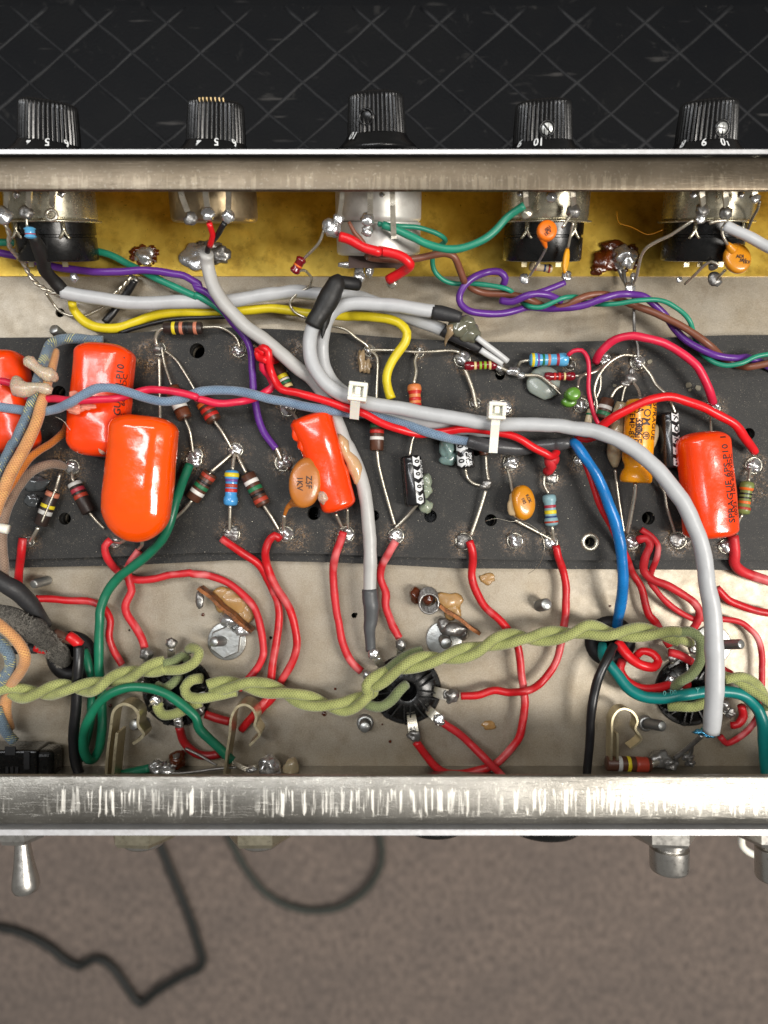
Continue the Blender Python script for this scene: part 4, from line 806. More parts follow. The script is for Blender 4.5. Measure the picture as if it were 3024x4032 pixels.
# ------------------------------------------------------------------ tube sockets
def socket(c, tags, label, seed):
    t = thing('tube_socket', label, 'socket', c, 'round black valve sockets in the chassis floor')
    R = 1.26
    m = MB(); m.lathe(c + Vector((0, 0, -.1)), Vector((0, 0, 1)), [(-.5, .34), (0.1, .36), (.5, .36), (.52, .42), (.46, .7), (.36, 1.02), (.3, 1.08), (.24, 1.1), (.24, R * .97), (.2, R), (.08, R), (.05, R + .04), (0.0, R + .04)], 60, caps=False)
    m.build('socket_body', BAKE, t, angle=45)
    m = MB(); m.lathe(c + Vector((0, 0, -.6)), Vector((0, 0, 1)), [(0, .36), (.02, .34)], 24); m.build('centre_hole', RUBBER, t)
    for k in range(9):
        a = seed + 2 * math.pi * k / 9; d = Vector((math.cos(a), math.sin(a), 0)); s = Vector((-d.y, d.x, 0))
        for e in (-1, 1):
            m = MB(); m.box(c + d * .8 + s * e * .11 + Vector((0, 0, .36)), d * .3, s * .025, Vector((0, 0, .1))); m.build('slot_wall', BAKE, t, smooth=False)
        m = MB(); m.box(c + d * 1.16 + Vector((0, 0, .17)), d * .09, s * .1, Vector((0, 0, .05))); m.build('rim_notch', BAKE, t, smooth=False)
    for (tile, x1, y1, x2, y2, z2, w, mt, sol) in tags:
        a = T(tile, x1, y1, .38); b = T(tile, x2, y2, z2); mid = a.lerp(b, .45) + Vector((0, 0, .08)); h = size(w, .5) / 2
        m = MB(); P, Rr = smooth_path([a - Vector((0, 0, .2)), a, mid, b], [h * .8, h * .9, h, h * 1.05], .06)
        d = (b - a).normalized(); s = d.cross(Vector((0, 0, 1))).normalized(); vs = []; fs = []
        for p, r in zip(P, Rr): vs += [p - s * r - Vector((0, 0, .025)), p + s * r - Vector((0, 0, .025)), p + s * r + Vector((0, 0, .025)), p - s * r + Vector((0, 0, .025))]
        for i in range(len(P) - 1):
            for k in range(4): fs.append([i*4+k, i*4+(k+1) % 4, (i+1)*4+(k+1) % 4, (i+1)*4+k])
        fs += [[3, 2, 1, 0], [len(P)*4-4+k for k in range(4)]]
        m.add(vs, fs); m.build('pin_tag', LEAD, t, smooth=False)
        if sol:
            m = MB(); m.blob(b + Vector((0, 0, .02)) - d * .06, h * 1.25, h * 1.25, h * .8, int(x1), .3, 1.5, 3); m.blob(b.lerp(a, .35), h * .9, h * .9, h * .6, int(x2), .3, 1.5, 3); m.build('solder_joint', mt, t)
    return t
socket(socks[0], [('D1',1250,700,1190,560,.75,78,SOLDERD,True),('D1',1405,620,1400,470,.9,66,SOLDERD,True),('D1',1330,930,1255,955,.7,66,SOLDER,True),('D1',1465,1050,1468,1170,.6,56,SOLDERD,True),
    ('D2',120,1000,185,1030,.6,70,SOLDERD,True),('D2',-20,1010,10,1140,.6,56,SOLDER,True),('D1',1180,770,1140,790,.5,50,SOLDER,True)], 'left black valve socket between the hex nut and the fuzzy sleeve', .2)
socket(socks[1], [('D3',225,680,140,560,.9,66,SOLDER,True),('D3',365,640,372,480,.8,66,SOLDERD,True),('D3',180,780,90,748,.6,66,SOLDER,True),('D3',640,875,800,915,.6,90,SOLDERD,True),
    ('D3',590,1020,700,1120,.7,78,SOLDER,True),('D3',455,1070,480,1250,.6,80,SOLDERD,True)], 'middle black valve socket with radial slots in plain view', .55)
socket(socks[2], [('D4',900,640,880,590,.7,66,SOLDERD,True),('D4',1060,600,1040,520,.7,66,SOLDERD,True),('D4',890,790,870,780,.6,50,SOLDER,True),('D4',1240,960,1310,990,.7,66,SOLDERD,True),('D4',1270,1010,1360,1060,.6,60,SOLDERD,True)],
    'right black valve socket half hidden by the big grey cable', .3)
# ------------------------------------------------------------------ grommets
for i, (p, lb) in enumerate(zip(grom, ['black rubber grommet swallowing the cloth wires at the left', 'black rubber grommet round the blue wire at the right'])):
    m = MB(); pr = [(0.6, 0.0)]
    pr = [(0.28 * math.sin(a) - .05, .66 + .28 * math.cos(a)) for a in [2 * math.pi * k / 14 for k in range(15)]]
    m.lathe(p, Vector((0, 0, 1)), pr, 48, caps=False); tag(m.build('rubber_grommet', RUBBER), lb, 'grommet', 'rubber grommets in the floor')
# ------------------------------------------------------------------ studs, nuts, screws
def hexa(m, c, ax, r, h, up=None): m.lathe(c, ax, [(0, r), (h * .8, r), (h, r * .92), (h, r * .4)], 6, up=up)
def stud(tile, x, y, w, h, label, name='threaded_stud', lean=(0, 0), nut=0, washer=0, mat=ZINC, ring=False, ztop=True):
    r = size(w, h) / 2; top_ = T(tile, x, y, h); base = Vector((top_.x - lean[0] * h, top_.y - lean[1] * h, 0.0)); ax = (top_ - base).normalized(); L = (top_ - base).length
    t = thing(name, label, 'screw', base, 'threaded studs and screws on the floor')
    prof = [(0, r)]; d = .0
    while d < L - .08:
        prof += [(d + .02, r), (d + .045, r * .86)]; d += .065
    prof += [(L - .04, r * .95), (L, r * .78)]
    m = MB(); m.lathe(base, ax, prof, 24); m.build('thread', mat, t)
    if washer: m = MB(); m.lathe(base, Vector((0, 0, 1)), [(0, washer), (.07, washer), (.08, washer * .96)], 30); m.build('washer', mat, t)
    if nut: m = MB(); hexa(m, base + Vector((0, 0, .08)), Vector((0, 0, 1)), nut, .28, Vector((math.cos(.4), math.sin(.4), 0))); m.build('hex_nut', mat, t, smooth=False)
    if ring: m = MB(); m.lathe(base, Vector((0, 0, 1)), [(0, r * 1.5), (.16, r * 1.45), (.2, r * 1.2), (.2, r)], 24, caps=False); m.build('collar', mat, t)
    return t
stud('B1', 435, 610, 90, .75, 'pale screw end above the left top corner of the board', lean=(-.25, .35), name='screw')
stud('C1', 270, 1245, 78, .75, 'threaded screw end beside the sloping dark sleeve', lean=(-.25, -.1), name='screw')
stud('C3', 1560, 1408, 100, .8, 'bright threaded stud standing alone near the right wire shadow', lean=(.1, .2))
stud('D2', 290, 470, 84, 1.0, 'tall stud through the large hex nut at the left', lean=(-.28, .14), nut=.6, washer=.7)
stud('D2', 1527, 1170, 96, .65, 'short round headed stud left of the middle socket', ring=True)
stud('D3', 740, 485, 100, .95, 'stud rising through a pale solder tag by the copper strip', washer=.66)
stud('D4', 1445, 490, 84, 1.2, 'long stud tilted to the upper right by the right socket', lean=(.45, .2), washer=.72)
stud('D4', 800, 1160, 88, .95, 'threaded stud tilted beside the clear spring clip', lean=(.32, .15), ring=True)
stud('D1', 1090, 1150, 92, .8, 'stud inside the curl of the left spring clip', lean=(-.2, .15))
# ------------------------------------------------------------------ spring clips: strips standing on edge
def clip(tile, runs, label, ztop=1.35, h=.8, th=.05, mat=CLIP):
    t = thing('spring_clip', label, 'clip', T(tile, *runs[0][0], .2), 'bent spring clips by the rear lip')
    for pts in runs:
        P, _ = smooth_path([T(tile, x, y, ztop) for x, y in pts], [1] * len(pts), .06); vs = []; fs = []
        for i, p in enumerate(P):
            d = (P[min(i+1, len(P)-1)] - P[max(i-1, 0)]).normalized(); s = d.cross(Vector((0, 0, 1))).normalized() * th / 2 * 1.2
            dn = Vector((0, 0, -h)); vs += [p - s, p + s, p + s + dn, p - s + dn]
        for i in range(len(P) - 1):
            for k in range(4): fs.append([i*4+k, i*4+(k+1) % 4, (i+1)*4+(k+1) % 4, (i+1)*4+k])
        fs += [[3, 2, 1, 0], [len(P)*4-4+k for k in range(4)]]
        m = MB(); m.add(vs, fs); m.build('bent_strip', mat, t, angle=35)
    return t
clip('D1', [[(862, 1640), (875, 1400), (900, 1200), (922, 1050), (960, 1000), (1020, 980), (1090, 1010), (1130, 1070), (1125, 1150), (1172, 1220), (1150, 1260), (1085, 1305)], [(915, 1640), (935, 1400), (955, 1215)]], 'left spring clip with a second inner leaf behind the green loop', th=.08)
clip('D2', [[(372, 1640), (400, 1380), (425, 1220), (435, 1100), (480, 1010), (545, 985), (610, 1020), (640, 1090), (628, 1155), (668, 1228), (640, 1265), (585, 1320)]], 'tall bronze backed spring clip right of the left socket', ztop=1.5, h=1.0, th=.07)
clip('D4', [[(380, 1440), (385, 1250), (390, 1110), (430, 1040), (490, 1018), (560, 1050), (595, 1120), (578, 1185), (628, 1260), (600, 1300), (535, 1345)], [(430, 1440), (432, 1300), (430, 1220)]], 'pale spring clip standing next to the glossy black wire', ztop=1.3, h=.55, th=.06)
# ------------------------------------------------------------------ burnt copper strips with glue
def strip(tile, a, b, z, h, w, label):
    A, B = T(tile, *a, z), T(tile, *b, z); t = thing('copper_strip', label, 'metal strip', (A + B) / 2 - Vector((0, 0, z)), 'burnt copper strips soldered to the floor')
    d = (B - A).normalized(); s = d.cross(Vector((0, 0, 1))).normalized(); m = MB(); n = 14; vs = []; fs = []
    for i in range(n + 1):
        p = A.lerp(B, i / n); j = s * (.05 * noise.noise(p * 2)) + Vector((0, 0, .06 * noise.noise(p * 3)))
        for (sx, dz) in ((-w, 0), (w, 0), (w, -h), (-w, -h)): vs.append(p + s * sx / 2 + j + Vector((0, 0, dz)))
    for i in range(n):
        for k in range(4): fs.append([i*4+k, i*4+(k+1) % 4, (i+1)*4+(k+1) % 4, (i+1)*4+k])
    fs += [[3, 2, 1, 0], [n*4+k for k in range(4)]]
    m.add(vs, fs); m.build('strip', COPPER, t, smooth=False); return t
s1 = strip('D2', (165, 30), (595, 400), .95, .7, .12, 'left burnt copper strip in amber glue above the hex nut')
s2 = strip('D3', (690, 175), (1020, 410), .85, .6, .12, 'right burnt copper strip running from a coiled joint')
def lump(tile, spec, mat, name, parent=None, label=None, cat=None, group=None, amp=.2, freq=1.5):
    m = MB()
    for i, (x, y, z, rx, ry, rz) in enumerate(spec): m.blob(T(tile, x, y, z), size(rx, z), size(ry, z), rz, i + int(x), amp, freq, 3, floor=None)
    o = m.build(name, mat, parent)
    if parent is None: tag(o, label, cat, group)
    return o
GB = 'glue blobs'
lump('D2', [(450,150,.1,150,110,.16),(540,250,.1,90,90,.14),(360,90,.1,70,60,.12)], GLUEA, 'glue_patch', None, 'amber glue patch beside the left copper strip', 'glue', GB, .3, 1.2)
lump('D2', [(420,290,.3,90,60,.3),(520,380,.2,70,50,.2)], SOLDER, 'solder_joint', s1)
lump('D2', [(180,130,.7,36,70,.12)], SOLDERD, 'solder_joint', s1)
lump('D3', [(760,140,.05,110,70,.08),(800,220,.05,60,70,.06)], GLUEA, 'glue_patch', None, 'thin amber glue smear above the right copper strip', 'glue', GB, .35, 1.2)
lump('D3', [(800,370,.25,110,60,.3),(720,330,.2,50,60,.2),(880,400,.2,40,60,.2)], SOLDERD, 'solder_joint', s2)
lump('D3', [(490,90,.3,50,70,.3)], FLUXM, 'flux_bead', s2)
m = MB(); c0 = T('D3', 590, 100, .2)
P = []; 
for k in range(90):
    a = k * .42; P.append(c0 + Vector((.34 * math.cos(a), .34 * math.sin(a) - .006 * k * .35, .1 + k * .0075)))
m.tube(P, [.042] * len(P), 8); m.build('coiled_lead', SOLDERD, s2)
lump('D3', [(595,110,.45,60,60,.25)], FLUXM, 'flux_bead', s2)
lump('D3', [(1088,1152,.02,52,38,.07)], GLUEA, 'glue_bead', None, 'tan glue bead on the bare floor right of the middle socket', 'glue', GB, .25)
lump('C3', [(1075,1200,.02,62,44,.05)], GLUEA, 'glue_bead', None, 'flat yellowish glue bead just below the board edge', 'glue', GB, .3)
for (tl, x, y, r) in [('D2',1195,1058,20),('D2',205,250,14),('D2',185,190,10),('D1',900,995,16),('D3',282,1285,13),('D3',218,1145,8),('D4',370,180,10),('D2',1285,855,11)]:
    lump(tl, [(x, y, .02, r, r, .05)], FLUXM, 'flux_bead', ch, amp=.1)

# ------------------------------------------------------------------ resistors
BANDC = {'k': (26, 24, 24), 'n': (110, 58, 34), 'r': (196, 42, 34), 'o': (228, 108, 38), 'y': (226, 206, 40), 'g': (34, 112, 72), 'b': (40, 62, 110), 'v': (112, 76, 150),
         's': (196, 196, 192), 'w': (224, 222, 216), 'p': (200, 124, 96), 'c': (226, 204, 140), 'l': (140, 180, 50), 'x': (170, 60, 40), 'm': (168, 50, 66)}
def band_mat(k): return plastic('band_' + {'k':'black','n':'brown','r':'red','o':'orange','y':'yellow','g':'green','b':'blue','v':'violet','s':'silver','w':'white','p':'salmon','c':'cream','l':'lime','x':'rust','m':'crimson'}[k], BANDC[k], .38, .08, .15, .05)
BODY = {'brown': CARB, 'dark': CARBD, 'blue': plastic('blue_resistor', (70, 152, 212), .28, .06, .08, .05, coat=.3), 'red': plastic('maroon_resistor', (120, 12, 28), .2, .08, .05, .05, coat=.6),
        'orange': plastic('orange_resistor', (216, 128, 72), .35, .06, .1, .05), 'slate': plastic('slate_resistor', (132, 168, 176), .35, .06, .1, .05), 'olive': plastic('olive_resistor', (122, 134, 74), .35, .08, .12, .05),
        'cream': plastic('cream_resistor', (216, 196, 160), .35, .06, .1, .05), 'bluegl': plastic('sky_resistor', (90, 170, 216), .2, .05, .05, .05, coat=.5)}
def resistor(ta, a, tb, b, w, body, bands, label, leads=(), film=False, name='resistor'):
    A = T(ta, *a); B = T(tb, *b); d = (B - A); L = d.length; d.normalize(); r = size(w, (a[2] + b[2]) / 2) / 2
    t = thing(name, label, 'resistor', (A + B) / 2 - Vector((0, 0, r)))
    if film: prof = [(0, r * .3), (.02, r * .75), (.06, r * .96), (.14 * L, r * 1.04), (.22 * L, r * 1.0), (.28 * L, r * .86), (.72 * L, r * .86), (.78 * L, r * 1.0), (.86 * L, r * 1.04), (L - .06, r * .96), (L - .02, r * .75), (L, r * .3)]
    else: prof = [(0, r * .5), (0, r * .9), (.03, r), (L - .03, r), (L, r * .9), (L, r * .5)]
    m = MB(); m.lathe(A, d, prof, 28); m.build('resistor_body', BODY[body], t, angle=50)
    def rad(s):
        for (d0, r0), (d1, r1) in zip(prof[:-1], prof[1:]):
            if d0 <= s <= d1 and d1 > d0: return r0 + (r1 - r0) * (s - d0) / (d1 - d0)
        return r
    for (k, f0, f1) in bands:
        s0, s1 = f0 * L, f1 * L; pr = [(s0, rad(s0) - .01), (s0, rad(s0) + .005)] + [(s0 + (s1 - s0) * i / 4, rad(s0 + (s1 - s0) * i / 4) + .006) for i in range(1, 4)] + [(s1, rad(s1) + .005), (s1, rad(s1) - .01)]
        m = MB(); m.lathe(A, d, pr, 28, caps=False); m.build('colour_band', band_mat(k), t)
    for l in leads:
        l = (l,) if isinstance(l, str) else l
        lead(l[0], l[1] if len(l) > 1 else 20, parent=t)
    return t
resistor('B1',(1340,605,1.15),'B2',(198,605,1.15),100,'dark',[('y',.22,.31),('p',.42,.51),('k',.56,.66),('p',.79,.88)],'dark resistor with yellow and salmon bands lying along the upper board edge',
         [('B1 1345,605,1.15 1300,625,1.1 1270,690,1.0 1285,760,.9',30),('B2 195,600,1.15 340,598,1.15 420,635,1.1 480,690,1.0 505,770,.9',24)])
resistor('B1',(1400,1085,1.1),'B1',(1512,1345,1.1),118,'brown',[('n',.02,.3),('w',.52,.68),('n',.7,1.0)],'brown resistor with a white band below the first board joint',
         [('B1 1320,760,.9 1345,900,.95 1400,1070,1.1'),('B1 1510,1345,1.1 1550,1450,1.05 1575,1620,.85',24)])
resistor('B2',(160,1130,1.1),'B2',(300,1365,1.1),124,'brown',[('k',.0,.18),('o',.36,.48),('r',.56,.67),('r',.76,.87)],'brown resistor with orange and two red bands left of the purple wire',
         [('B1 1350,790,.9 1450,880,1.0 1610,1140,1.1'),('B2 295,1360,1.1 360,1450,1.05 440,1590,.85',26)])
resistor('C2',(268,335,1.05),'C2',(118,555,1.05),120,'brown',[('x',.08,.2),('k',.3,.38),('g',.45,.57),('w',.66,.78)],'slanted brown resistor with green and white bands left of the blue one',
         [('C2 440,180,.85 350,260,1.0 270,330,1.05',26),('C2 120,555,1.05 50,640,1.0 -40,720,.85',26),('C2 270,330,1.27 120,555,1.27',13)])
resistor('C2',(443,312,1.1),'C2',(430,605,1.1),112,'blue',[('y',.08,.2),('v',.25,.33),('x',.39,.49),('r',.52,.62)],'blue resistor with yellow, violet, brown and red bands',
         [('C2 468,170,.9 455,240,1.0 447,312,1.1',28),('C2 428,600,1.1 425,700,1.0 422,810,.85',28)], film=True)
resistor('C2',(568,345,1.05),'C2',(700,600,1.05),120,'brown',[('w',.2,.32),('g',.42,.54),('k',.62,.7),('x',.78,.9)],'brown resistor with white and green bands right of the blue one',
         [('C2 485,180,.9 520,260,1.0 560,340,1.05',28),('C2 700,600,1.05 760,690,1.0 825,800,.85',28)])
resistor('C1',(436,490,1.1),'C1',(330,760,1.1),108,'dark',[('p',.0,.14),('y',.38,.48),('s',.56,.68)],'dark resistor with tan end, yellow and white bands by the taupe cloth wire',
         [('C1 492,340,1.05 470,420,1.1 450,490,1.2',26),('C1 315,780,1.15 280,840,1.05 245,900,.85',30),('C1 450,480,1.33 340,740,1.33',16)])
resistor('C1',(605,415,1.05),'C1',(728,660,1.05),112,'dark',[('s',.0,.12),('m',.2,.32),('x',.4,.52)],'charred resistor with crimson and rust bands beside the left orange capacitor',
         [('C1 585,330,.95 600,410,1.05',26),('C1 730,660,1.05 780,720,.95 850,790,.85',26)])
resistor('B3',(176,1380,1.15),'B3',(172,1605,1.15),112,'brown',[('g',.02,.18),('r',.25,.38),('w',.5,.62)],'upright brown resistor with green, red and white bands under the red wire',
         [('B3 120,790,.95 170,830,1.05 182,900 172,1150,1.15 176,1380,1.15',24),('B3 175,1600,1.15 C3 190,280,1.1 240,480,1.0 320,760,.9',28)])
resistor('B3',(478,1060,1.15),'B3',(495,1330,1.15),112,'orange',[('r',.22,.32),('r',.42,.52),('r',.6,.7)],'pale orange resistor with three red bands under the main grey cable',
         [('B3 512,800,.95 485,870,1.0 495,960,1.1 475,1060,1.15',28),('B3 495,1330,1.15 480,1480,1.1 C3 465,60,1.1 440,200,1.1',20)], film=True)
resistor('B3',(885,915,1.15),'B3',(1155,905,1.15),74,'red',[('c',.3,.37),('l',.46,.53),('l',.6,.67),('c',.74,.81)],'dark red resistor with cream and lime bands beneath the white cores',[('B3 1150,905,1.15 1200,925,1.15 1230,960,1.1',26)], film=True)
resistor('B3',(1418,865,1.2),'B3',(1738,862,1.2),108,'bluegl',[('y',.05,.12),('v',.19,.25),('g',.32,.38),('p',.46,.53),('m',.68,.75)],'light blue resistor near the pink hooked wire',
         [('B3 1325,920,1.0 1350,880,1.1 1420,868,1.2',26),('B4 30,840,1.2 60,860,1.1 40,900,.9',24)], film=True)
resistor('B3',(1538,1002,1.15),'B4',(85,998,1.15),72,'red',[('r',.3,.37),('r',.45,.52),('c',.62,.68)],'dark red resistor resting on the grey glue disc',[('B4 80,998,1.15 140,990,1.1 250,960,1.1 330,900,.95',26)], film=True)
resistor('C3',(1578,510,1.1),'C3',(1602,770,1.1),108,'slate',[('m',.34,.43),('y',.5,.62),('b',.68,.74),('x',.84,.9)],'grey blue resistor with crimson and yellow bands above the lower joint',
         [('C3 1545,350,1.0 1540,430,1.05 1575,505,1.1',26),('C3 1605,770,1.1 1610,830,1.0 1620,900,.85',30)], film=True)
resistor('C4',(1492,405,1.1),'C4',(1450,675,1.1),108,'olive',[('o',.2,.28),('k',.36,.41),('k',.48,.53),('o',.6,.68),('x',.78,.86)],'olive green resistor right of the right orange capacitor',
         [('C4 1515,300,.95 1500,405,1.1',26),('C4 1450,675,1.1 1415,740,1.0 1400,840,.85',26)], film=True)
resistor('D4',(338,1462,1.0),'D4',(695,1475,1.0),120,'brown',[('s',.25,.34),('y',.46,.54),('x',.66,1.0)],'large brown resistor with silver and yellow bands against the rear lip',[('D4 700,1475,1.0 760,1450,.9 830,1440,.8',60)])
resistor('A2',(1020,1375,2.6),'A2',(945,1505,2.4),84,'red',[('o',.46,.56)],'small dark red resistor hanging over the brass plate',
         [('A2 1195,1150,3.5 1150,1260,3.2 1030,1385,2.6',24),('A2 960,1500,2.4 1030,1480,2.2 1085,1530,1.8 B2 1095,210,1.5 1070,270,1.3 980,320,1.2 915,400,1.1 950,470,1.0 1050,525,1.0',22)], film=True)
resistor('B4',(352,1185,1.1),'B4',(300,1345,1.1),112,'brown',[('w',.36,.54),('g',.66,.86)],'brown resistor with a white band left of the yellow capacitor',[('B4 550,1055,1.2 430,1095,1.2 375,1180,1.15',24)])
resistor('B4',(215,1270,1.0),'B4',(188,1380,1.0),58,'cream',[('g',.3,.45)],'tiny cream resistor beside the thin pink wire',[('B4 290,960,1.1 292,1080,1.1 260,1170,1.05 220,1270,1.0',18)])
resistor('A3',(1415,1448,1.5),'A3',(1610,1470,1.5),66,'cream',[('r',.2,.3),('b',.62,.7),('x',.8,.88)],'cream resistor tucked under the fourth potentiometer',film=True)
resistor('B2',(800,900,1.05),'B2',(900,1100,1.05),96,'brown',[('y',.45,.6),('w',.62,.7),('g',.72,.82),('c',.86,.98)],'resistor with yellow, green and cream bands behind the red twist',[('B2 620,745,.95 800,900,1.05',18)])
resistor('A1',(240,1125,3.6),'A1',(252,1225,3.5),92,'bluegl',[('m',.55,.65)],'stubby blue resistor at the top of the wrinkled black sleeve',[('A1 215,1040,3.7 222,1130,3.6',22)], film=True)
resistor('C3',(1040,80,1.0),'C3',(1048,190,1.0),76,'brown',[('x',.6,.8)],'brown resistor end under the right zip tie',[('C3 1062,190,1.0 1070,300,1.0 1085,400,1.1',28)])

# ------------------------------------------------------------------ capacitors
def on_axis(A, B, R, off, ray=None):                 # print wrapped on the body: text runs along the axis
    d = (B - A).normalized(); L = (B - A).length; up = Vector((0, 0, 1)); u = (up - d * up.dot(d)).normalized(); s = d.cross(u)
    def fn(s0, a0, su=1.0, sx=1.0, flip=1):
        def g(tx, ty):
            a = a0 - flip * ty / R
            if ray:
                w_ = u * math.cos(a) * su + s * math.sin(a) * sx; o_ = A + d * (s0 * L + flip * tx); hit = ray.ray_cast(o_ + w_.normalized() * 5, -w_.normalized())
                if hit[0]: return hit[0] + w_.normalized() * .012
            return A + d * (s0 * L + flip * tx) + u * (math.cos(a) * (R * su + off)) + s * (math.sin(a) * (R * sx + off))
        return g
    return fn
def orange_cap(ta, a, tb, b, w, h, mat, label, ends=(.22, .22), nexp=2.35, seed=0, drip=.05, taper=1.0, lumps=()):
    A = T(ta, *a); B = T(tb, *b); d = B - A; L = d.length; d.normalize(); r = size(w, (a[2] + b[2]) / 2) / 2; e0, e1 = ends
    t = thing('capacitor', label, 'capacitor', (A + B) / 2 - Vector((0, 0, r * h)), 'orange dipped capacitors')
    prof = []
    for k in range(11):
        q = k / 10 * math.pi / 2; prof.append((e0 * r * (1 - math.cos(q)) , r * (1 - e0 * .8 + e0 * .8 * math.sin(q)) * (math.sin(q) ** .35 if k else 0.02)))
    for k in range(1, 12): prof.append((e0 * r + (L - (e0 + e1) * r) * k / 12, r * (1 + (taper - 1) * k / 12)))
    for k in range(10, -1, -1):
        q = k / 10 * math.pi / 2; prof.append((L - e1 * r * (1 - math.cos(q)), r * taper * (1 - e1 * .8 + e1 * .8 * math.sin(q)) * (math.sin(q) ** .35 if k else 0.02)))
    m = MB(); m.lathe(A, d, prof, 48, su=h, nexp=nexp)
    for i, q in enumerate(m.v):
        n_ = noise.noise(q * 0.7 + Vector((seed, 0, 0))) * drip * 1.4 + noise.noise(q * 2.2 + Vector((0, seed, 0))) * drip * .6
        c = A + d * (q - A).dot(d); v_ = q - c
        if v_.length > .1: m.v[i] = q + v_.normalized() * n_
    for (f, ang, rr, ln) in lumps:
        u = (Vector((0, 0, 1)) - d * d.z).normalized(); s = d.cross(u); c = A + d * (f * L) + u * math.cos(ang) * r * h * .93 + s * math.sin(ang) * r * .93
        m.blob(c, rr, ln, rr * .7, seed + int(f * 10), .2, 1.3, 3)
    BVH['t'] = BVHTree.FromPolygons([tuple(q) for q in m.v], m.f)
    m.build('dipped_body', mat, t)
    return t, A, B, r
capL, *_ = orange_cap('B1',(-10,800,1.5),'B1',(110,1620,1.5),430,.8,ORANGE,'orange capacitor cut by the left edge under the cloth wires',(.5,.35),2.5,3,.07)
cap2, A2_, B2_, r2_ = orange_cap('B1',(862,735,1.9),'B1',(790,1655,1.9),478,.72,ORANGE,'orange capacitor standing highest with a nylon blue wire across it',(.42,.5),2.7,5,.06, 1.0)
f_ = on_axis(A2_, B2_, r2_, .012, BVH['t'])
INKD = INK
ink('SPRAGUE  H-P10  .', f_(.48, -.80, .72, 1.0, -1), .34, INKD, cap2, bold=.006); ink('10%   600V DC', f_(.50, -1.02, .72, 1.0, -1), .28, INKD, cap2, bold=.004)
cap3, *_ = orange_cap('C1',(1188,-130,2.55),'C1',(1090,900,2.45),556,0.66,ORANGE2,'largest glossy orange capacitor with a fully rounded lower end',(.42,.95),2.4,8,.03, 1.0)
cap4, *_ = orange_cap('B2',(1078,1315,1.6),'C2',(1322,645,1.5),330,.85,ORANGE,'tilted orange capacitor behind the brown disc in the middle',(.3,.35),2.3,11,.085, .96, [(.12,.95,.2,.35),(.26,.9,.16,.3)])
cap5, A5_, B5_, r5_ = orange_cap('C4',(1120,0,1.8),'C4',(1192,870,1.7),415,.85,ORANGE,'orange capacitor at the right with readable print down its side',(.45,.3),2.3,14,.035, 1.03)
f_ = on_axis(A5_, B5_, r5_, .012, BVH['t'])
ink('SPRAGUE 6PS-P10  I', f_(.46, -.5, .85, 1.0, -1), .34, INKD, cap5, bold=.006); ink('.0022   10% 600 VDC', f_(.52, -.74, .85, 1.0, -1), .24, INKD, cap5, bold=.003)
lead('C2 1290,670,1.3 1340,780,.95', 26, parent=cap4); lead('C2 1385,630,1.3 1390,790,.95', 22, parent=cap4); lead('B2 890,1270,.95 940,1300,1.2 980,1360,1.5', 28, parent=cap4)
lead('C1 930,900,.9 985,905,1.2 1050,860,1.6', 30, parent=cap3); lead('C1 1130,960,.95 1160,920,1.3 1150,860,1.6', 30, parent=cap3)
lead('B4 1205,1260,.95 1190,1350,1.2 1195,1460,1.5', 22, parent=cap5); lead('B1 1300,850,.95 1305,1100,1.0 1308,1380,1.2', 26, parent=cap3)
# yellow tubular capacitor
def axial(ta, a, tb, b, w, prof_f, mat, label, name='capacitor', grp=None):
    A = T(ta, *a); B = T(tb, *b); d = B - A; L = d.length; d.normalize(); r = size(w, (a[2] + b[2]) / 2) / 2
    t = thing(name, label, 'capacitor', (A + B) / 2 - Vector((0, 0, r)), grp)
    m = MB(); m.lathe(A, d, [(f * L, q * r) for f, q in prof_f], 40); m.build('sleeve', mat, t, angle=60); return t, A, B, r, d, L
YCAP = plastic('yellow_sleeve', (246, 160, 16), .25, .06, .06, .06, coat=.4)
ty, Ay, By, ry, dy, Ly = axial('B4',(625,1195,1.7),'C4',(578,415,1.6),244,[(0,.5),(0,.85),(.03,.98),(.08,1),(.68,1),(.73,.96),(.79,.8),(.83,.8),(.87,.95),(.93,1.04),(.98,1.03),(1.0,.95),(1.0,.78),(.985,.72)],YCAP,'yellow tubular capacitor with black print standing among clear glue')
m = MB(); m.lathe(Ay + dy * (Ly * .975), dy, [(0, ry * .74), (.01, ry * .7), (.01, .01)], 30); m.build('end_seal', RUBBER, ty)
fy = on_axis(Ay, By, ry, .01)
ink('SPRAGUE', fy(.26, -.72, 1, 1, 1), .3, INKD, ty, bold=.004); ink('ATOM  \u00ae', fy(.22, -.1, 1, 1, 1), .36, INKD, ty, bold=.004); ink('TVA 1306', fy(.2, .38, 1, 1, 1), .34, INKD, ty, bold=.004); ink('330\u00b5F', fy(.38, .38, 1, 1, 1), .34, INKD, ty, bold=.004); ink('TEMP-85', fy(.3, .85, 1, 1, 1), .28, INKD, ty, bold=.003)
lead('C4 575,415,1.6 572,500,1.5 555,600,1.3 510,830,.95', 34, parent=ty); lead('C4 410,310,1.2 430,480,1.1 450,620 482,820,.9', 24, parent=ty)
lead('B4 560,1050,1.3 600,1110,1.5 622,1195,1.7', 24, parent=ty)
CLEAR = plastic('clear_film', (176, 160, 128), .18, .05, .1, .7, coat=.6, sss=.2)
wire('B4 465,1210,1.3,70 440,1330,1.2,110 420,1450,1.2,120 C4 400,80,1.2,110 405,200,1.1,110 415,290,1.1,40', 100, CLEAR, 'clear_sleeve', 'crinkled clear sleeve left of the yellow capacitor', 'sleeve', jitter=.5)
wire('B4 740,1400,1.2,50 715,1480,1.3,90 C4 690,100,1.3,100 700,180,1.1,60', 90, CLEAR, 'clear_sleeve', 'crinkled clear flap on the right of the yellow capacitor', 'sleeve', jitter=.5)
